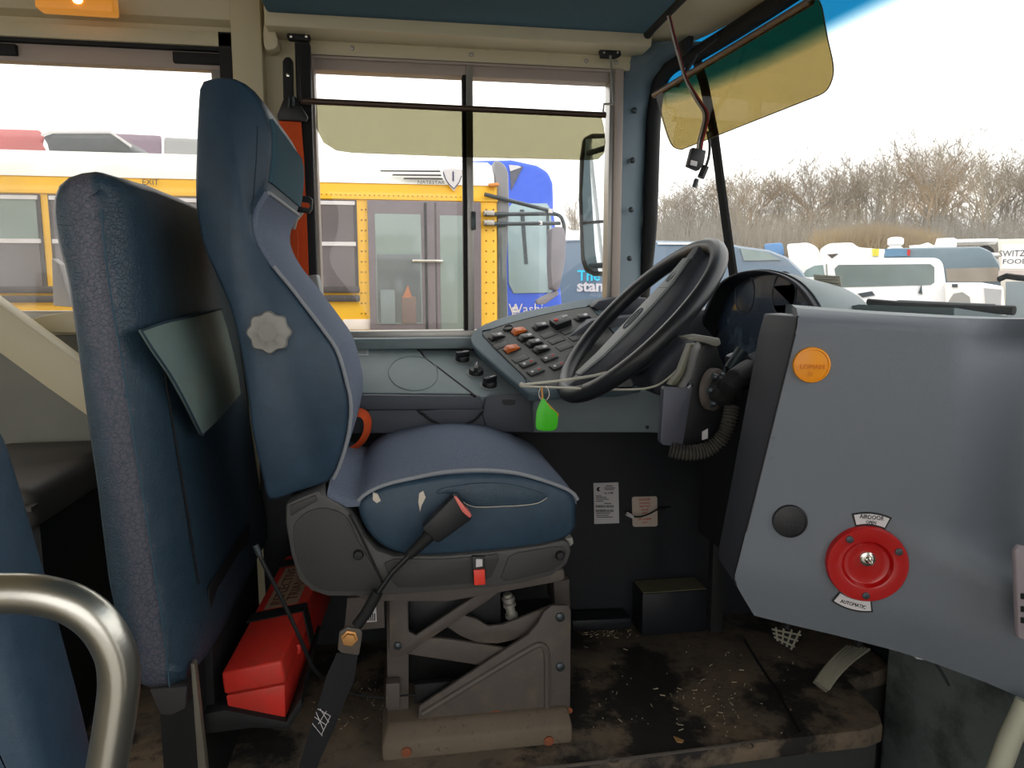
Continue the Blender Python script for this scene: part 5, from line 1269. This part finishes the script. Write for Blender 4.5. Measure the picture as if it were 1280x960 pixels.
# --- blue bus behind
YBB = 7.4
bl = thing('blue_transit_bus', 'bright blue transit bus nose beyond the yellow bus', 'bus', (at(600, 400, YBB).x, YBB + 1.2, gz(.5, 8.5)))
BLUE = M('bus_blue', S(58, 96, 214), rough=.4, var=.08, vs=2)
blp = [(330, 205), (600, 200), (640, 199), (672, 206), (686, 214), (692, 228), (693, 260), (697, 300), (700, 345), (705, 395), (706, 470), (330, 480)]
MB().prism(pp(blp, YBB), (0, 2.4, 0)).build('body', BLUE, bl, bevel=.05, seg=3)
wsn_ = PR('side_window', [(634, 262), (640, 254), (684, 254), (689, 262), (692, 340), (690, 366), (642, 367), (636, 355)], YBB - .02, .06, tglass('blue_bus_glass', S(150, 172, 178)), bl, bevel=.01)
PR('window_post', [(650, 262), (655, 262), (660, 330), (656, 330)], YBB - .03, .03, BOLT, wsn_, bevel=0)
PR('window_post', [(683, 262), (686, 262), (689, 362), (686, 362)], YBB - .03, .03, BOLT, wsn_, bevel=0)
PR('dark_decal', [(637, 206), (654, 208), (646, 224), (639, 238)], YBB - .012, .02, M('decal_grey', S(96, 98, 110), rough=.7, var=.5, vs=40), bl, bevel=0)
PR('white_decal', [(636, 206), (648, 207), (652, 209), (638, 214)], YBB - .016, .02, WHITE, bl, bevel=0)
text('lettering', 'Washington', .15, at(677, 386.5, YBB - .01), X3, Z3, WHITE, bl, wide=.95)
for i in range(3): PR('crest', [(640, 384 + i * 4), (647, 383.5 + i * 4), (647, 386.5 + i * 4), (640, 387 + i * 4)], YBB - .012, .01, WHITE, bl, bevel=0)
wheels(bl, [(at(620, 400, YBB).x - .9, YBB + .25)], gz(0, 8), .42)
# --- far vehicles
def vehicle(name, label, cat, px, Y, depth, col, bevel=.06, wheel=True, parts=(), mat=None):
    """a vehicle standing broadside to the bus: its outline on the near side, its width behind"""
    cpx = sum(p[0] for p in px) / len(px)
    h = ray(cpx, 330); h = V((h.x, h.y, 0)).normalized(); c0 = at(cpx, 330, Y)
    F = lambda x, y, o=0: atp(x, y, c0 - h * o, h)
    P = [F(x, y) for x, y in px]
    g0 = gz(c0.x, c0.y + depth / 2)
    t = thing(name, label, cat, (c0.x + h.x * depth / 2, c0.y + h.y * depth / 2, g0))
    zlow = g0 + .3
    P = [V((p.x, p.y, max(p.z, zlow))) for p in P]
    MB().prism(P, h * depth).build('body', mat or M(name + '_paint', col, rough=.4, var=.06, vs=2), t, bevel=bevel, seg=2)
    for nm, pts, m_, off in parts: MB().prism([F(x, y, off) for x, y in pts], h * (off + .02)).build(nm, m_, t)
    if wheel:
        side_ = V((h.y, -h.x, 0)); us = [(p - c0).dot(side_) for p in P]
        ps = [c0 + side_ * (min(us) + (max(us) - min(us)) * k) + h * d_ for k in (.2, .8) for d_ in (.25, depth - .05)]
        wheels(t, [(p.x, p.y) for p in ps], g0, .36, -h)
    t['_h'] = 0; del t['_h']
    VEH[name] = (F, V((h.y, -h.x, 0)))
    return t
VEH = {}
SLATE = S(104, 122, 138)
FG = tglass('far_glass', S(104, 116, 114)); FGL = tglass('far_glass_light', S(128, 146, 144)); FW = M('far_white', S(240, 240, 240), rough=.5)
vn = vehicle('delivery_van', 'slate blue delivery van with white side lettering', 'van', [(640, 302), (720, 298), (905, 302), (925, 307), (962, 312), (985, 321), (1003, 338), (1012, 350), (1014, 520), (640, 520)], 11.0, 2.2, SLATE, .12,
        parts=(('light_band', [(700, 287), (724, 288), (724, 300), (700, 300)], FW, .02), ('roof_edge', [(822, 303), (902, 303.5), (902, 306), (822, 305.5)], FW, .02),
               ('side_glass', [(925, 310), (958, 315), (976, 325), (930, 326)], FGL, .02)))
VF, VS = VEH['delivery_van']
text('lettering', 'The', .24, VF(736, 345, .02), VS, Z3, M('cyan_print', S(60, 205, 235), rough=.5), vn, bold=.006)
text('lettering', 'stands', .26, VF(747, 358, .02), VS, Z3, WHITE, vn, th=.004, wide=1.05, bold=.008)
vehicle('white_van', 'white van roof behind the slate delivery van', 'van', [(983, 305), (1010, 303), (1022, 309), (1030, 331), (1030, 450), (984, 450)], 24, 2, S(240, 240, 240), .1)
vehicle('white_utility_van', 'white utility van with roof rack behind the pickup', 'van', [(1024, 312), (1036, 304), (1066, 303), (1072, 309), (1112, 312), (1116, 330), (1116, 450), (1024, 450)], 22, 2, S(238, 238, 236), .1,
        parts=(('roof_mark', [(1034, 318), (1048, 317), (1040, 323)], BUSK, .02), ('yellow_box', [(1090, 311), (1099, 311), (1098, 320), (1091, 320)], M('far_yellow', S(226, 214, 70), rough=.5), .05)))
vehicle('blue_van', 'small bright blue vehicle beyond the slate van', 'van', [(955, 305), (976, 303), (979, 306), (979, 400), (955, 400)], 26, 2, S(80, 130, 180), .1)
pk_ = vehicle('capped_pickup', 'white pickup truck with glazed rear canopy', 'truck', [(985, 352), (1000, 346), (1012, 332), (1026, 325), (1050, 323), (1172, 322), (1179, 328), (1182, 350), (1182, 520), (985, 520)], 15, 1.9, S(244, 244, 244), .12,
        parts=(('cab_window', [(1001, 346), (1008, 337), (1018, 332), (1029, 331), (1031, 346)], FGL, .02), ('canopy_window', [(1043, 336), (1048, 331), (1163, 330), (1168, 334), (1168, 353), (1164, 356), (1052, 359), (1046, 352)], FG, .02),
               ('cab_gap', [(1032, 330), (1034, 330), (1036, 365), (1034, 365)], KNOBG, .02), ('door_handle', [(1072, 367), (1090, 364), (1094, 369), (1078, 372)], BOLT, .03), ('mirror', [(1148, 366), (1152, 356), (1153, 368)], BOLT, .05)))
vehicle('flatbed_truck', 'white truck bed with dark wheel arch behind the pickup', 'truck', [(1180, 353), (1226, 353), (1254, 358), (1256, 520), (1180, 520)], 13.5, 1.9, S(238, 232, 226), .05,
        parts=(('wheel_arch', [(1186, 376), (1192, 367), (1203, 365), (1212, 371), (1214, 384), (1186, 384)], KNOBG, .02), ('fuel_flap', [(1190, 355), (1197, 355), (1197, 359), (1190, 359)], BOLT, .02), ('grey_side', [(1230, 360), (1252, 362), (1251, 384), (1232, 382)], M('far_grey', S(172, 172, 172), rough=.6), .02)))
vehicle('navy_van', 'dull navy van between pickup and box truck', 'van', [(1104, 314), (1114, 310), (1225, 308), (1240, 314), (1252, 334), (1254, 450), (1104, 450)], 18, 2, S(104, 122, 132), .12,
        parts=(('roof_bar', [(1106, 311), (1136, 311), (1136, 320), (1106, 321)], M('far_blue', S(96, 134, 164), rough=.5), .03), ('red_mark', [(1134, 312), (1138, 312), (1137, 320), (1134, 319)], REDT, .04), ('rear_window', [(1182, 336), (1248, 334), (1252, 352), (1184, 352)], tglass('far_brown', S(150, 140, 128)), .02)))
vehicle('white_flat_truck', 'long white truck roofs behind the navy van', 'truck', [(1136, 307), (1150, 306), (1160, 303), (1168, 307), (1171, 298), (1192, 297), (1196, 299), (1248, 298), (1248, 302), (1196, 303), (1196, 314), (1248, 316), (1248, 400), (1136, 400)], 26, 2.2, S(240, 240, 238), .02)
MB().lathe(at(1119, 308, 27), Z3, [(.25, -2.5), (.28, -.05), (.2, 0), (.3, .08), (.3, .3), (.2, .36), (.05, .38)], 18).build('white_dome', FW, label='small white dome above the parked van roofs', cat='dome')
bt_ = vehicle('box_truck', 'white box truck with painted foods lettering at the frame edge', 'truck', [(1247, 299), (1340, 297), (1340, 520), (1247, 520)], 14.6, 2.2, S(214, 208, 196), .03,
        parts=(('box_side', [(1252, 306), (1340, 304), (1340, 336), (1252, 336)], FW, .02), ('cab_strip', [(1248, 338), (1340, 338), (1340, 348), (1248, 348)], M('far_pink', S(190, 178, 172), rough=.6), .02), ('lower_side', [(1257, 352), (1340, 352), (1340, 400), (1257, 400)], M('far_slate', S(128, 138, 142), rough=.6), .02)))
VF, VS = VEH['box_truck']
text('lettering', 'SWITZER', .20, VF(1271, 317, .04), VS, Z3, BUSK, bt_, wide=.85)
text('lettering', 'FOODS', .16, VF(1272, 327, .04), VS, Z3, BUSK, bt_, wide=1.1)
vehicle('red_truck', 'faded red truck roof above the yellow bus at left', 'truck', [(-90, 158), (50, 162), (57, 172), (52, 178), (60, 190), (60, 400), (-90, 400)], 10, 2.2, S(206, 120, 120), .03)
vehicle('mauve_truck', 'mauve truck roof above the yellow bus beside the hatch', 'truck', [(136, 166), (202, 169), (203, 400), (136, 400)], 10.2, 2.2, S(150, 130, 146), .03)
vehicle('grey_truck', 'pale grey truck roof above the yellow bus behind the headrest', 'truck', [(205, 171), (310, 176), (310, 400), (205, 400)], 10.4, 2.2, S(172, 174, 172), .03)
# --- own exterior mirror
OM = thing('exterior_mirror', 'tall black exterior mirror outside the driver window', 'mirror', at(745, 345, 2.66))
MB().prism(pp([(728, 172), (740, 166), (790, 166), (790, 346), (742, 345), (731, 340), (726, 325), (723, 250), (724, 200)], 2.66), (.03, .09, 0)).build('housing', BLACK, OM, bevel=.012, seg=3)
def mir(name, pts, Y): return PR(name, pts, Y, .004, MIRRORG, OM, bevel=0)
mir('upper_glass', [(732, 174), (786, 171), (786, 272), (729, 277), (728, 240)], 2.656)
mir('lower_glass', [(729, 281), (786, 276), (786, 340), (742, 339), (735, 334), (731, 322)], 2.656)
MB().tube([at(786, 180, 2.70), V((.80, 2.30, at(786, 180, 2.7).z + .02))], .012, 8).build('arm', BOLT, OM)
MB().tube([at(786, 330, 2.70), V((.80, 2.30, at(786, 330, 2.7).z))], .012, 8).build('arm', BOLT, OM)
# --- wiper and sticker on the windscreen
wq_ = [ws(x, y, -.03) for x, y in ((1085, 378), (1120, 381), (1180, 384), (1240, 387), (1268, 388))]
WP = thing('windscreen_wiper', 'black wiper lying along the foot of the windscreen', 'wiper', wq_[2])
MB().tube(wq_, .0055, 8, flat=1.6).build('blade', RUBBER, WP)
MB().tube([p + V((.004, 0, .008)) for p in wq_[1:4]], .003, 6).build('arm', BOLT, WP)
MB().tube([ws(x, y, -.03) for x, y in ((1249, 349), (1258, 345), (1272, 347), (1310, 351))], .0055, 8).build('wiper_tip', RUBBER, label='black wiper tip beside the box truck at right edge', cat='wiper')
stk = MB().prism([ws(x, y, .003) for x, y in ((1017, 343), (1050, 345), (1052, 360), (1018, 357))], (.001, .001, 0)).build('windscreen_sticker', M('sticker', S(206, 200, 184), rough=.7), label='small beige inspection sticker low on the windscreen', cat='sticker')
for y in (346, 349, 353): MB().tube([ws(1020, y, .004), ws(1048, y + 1.4, .004)], .0009, 4).build('print', KNOBG, stk)
# --- trees
def tree_mesh(seed, H):
    rnd = random.Random(seed); mb_ = MB()
    def seg3(a, b, ra, rb):
        t = (b - a).normalized(); u = t.orthogonal().normalized(); w = t.cross(u)
        k = len(mb_.v)
        for P, r in ((a, ra), (b, rb)):
            for j in range(3):
                an = j * 2.094; mb_.v.append(P + (u * math.cos(an) + w * math.sin(an)) * r)
        for j in range(3): mb_.f.append((k + j, k + (j + 1) % 3, k + 3 + (j + 1) % 3, k + 3 + j))
    def grow(p, d, L, r, lev):
        n = 3 if lev < 2 else 2
        for i in range(n):
            q = p + d * (L / n); seg3(p, q, r, r * .8); r *= .8; p = q
            d = (d + V((rnd.gauss(0, .12), rnd.gauss(0, .12), rnd.gauss(.03, .06)))).normalized()
            if lev < 4:
                for _ in range(2 if lev else (1 if i == 0 else 3)):
                    e = (d + V((rnd.gauss(0, .55), rnd.gauss(0, .55), rnd.gauss(.10, .2)))).normalized()
                    grow(p, e, L * rnd.uniform(.42, .66), max(r * .6, .012), lev + 1)
    grow(V((0, 0, 0)), V((0, 0, 1)), H * .62, H * .016, 0)
    return mb_
HAZED_BARK = [M('hazed_bark_%d' % k, c, rough=.95, var=.2, vs=1.2) for k, c in enumerate((S(142, 132, 118), S(158, 148, 132), S(128, 120, 106), S(150, 132, 110)))]  # pale grey-brown tones put the distance haze into the bark colour
protos = []
for k in range(6):
    o = tree_mesh(40 + k, 9.0).build('bare_tree', HAZED_BARK[k % 4], ang=80)
    protos.append(o)
rt = random.Random(5); used = set(); n_t = 0
def put_tree(px, Y, topy, lab='bare leafless tree in the hazy woods beyond the windscreen'):
    global n_t
    k = rt.randrange(6); o = protos[k]
    if k in used: o = o.copy(); COL.objects.link(o)
    used.add(k)
    X = at(px, 330, Y).x; z = gz(X, Y)
    h = at(px, topy, Y).z - z
    s = h / 9.0 * 1.0
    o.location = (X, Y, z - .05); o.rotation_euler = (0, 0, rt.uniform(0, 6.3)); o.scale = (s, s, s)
    far_ = 'far' if Y > 46 else 'near'
    tag(o, lab, 'tree', 'bare trees along the edge of the lot'); n_t += 1
for i in range(66):
    px = 815 + i * 7.6 + rt.uniform(-5, 5)
    base = 236 - (px - 820) * .10 + rt.uniform(-6, 14) if px < 1120 else 202 + rt.uniform(-14, 16)
    put_tree(px, rt.uniform(36, 62), base)
for px, Y, ty in ((707, 40, 256), (716, 44, 250), (727, 46, 262)): put_tree(px, Y, ty, 'bare tree seen between the blue bus and exterior mirror')
def brush(name, spots, mat, label, n, h0, h1):
    mb_ = MB(); rb_ = random.Random(3)
    for _ in range(n):
        px, Y, ty = spots(rb_)
        X = at(px, 330, Y).x; z = gz(X, Y); zt = at(px, ty, Y).z
        h = max(zt - z, .3) * rb_.uniform(h0, h1)
        a = V((X, Y, z)); b = a + V((rb_.gauss(0, .22) * h, rb_.gauss(0, .22) * h, h))
        r = rb_.uniform(.012, .035); u = V((r, 0, 0)); w_ = V((0, r, 0))
        k = len(mb_.v); mb_.v += [a - u, a + u, a + w_, b]
        mb_.f += [(k, k + 1, k + 3), (k + 1, k + 2, k + 3), (k + 2, k, k + 3)]
    return mb_.build(name, mat, kind='stuff', label=label, cat='brush', ang=180)
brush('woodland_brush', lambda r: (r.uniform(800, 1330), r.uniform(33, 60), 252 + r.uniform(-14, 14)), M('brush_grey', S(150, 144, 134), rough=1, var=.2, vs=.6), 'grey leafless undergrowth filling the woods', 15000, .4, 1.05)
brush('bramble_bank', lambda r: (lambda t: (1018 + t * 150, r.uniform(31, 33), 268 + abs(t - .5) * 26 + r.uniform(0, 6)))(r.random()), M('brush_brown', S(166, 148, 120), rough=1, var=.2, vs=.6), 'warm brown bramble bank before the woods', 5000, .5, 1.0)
brush('thicket', lambda r: (r.uniform(690, 740), r.uniform(36, 44), 280 + r.uniform(-8, 10)), HAZED_BARK[2], 'small grey thicket seen past the exterior mirror', 600, .4, 1.0)
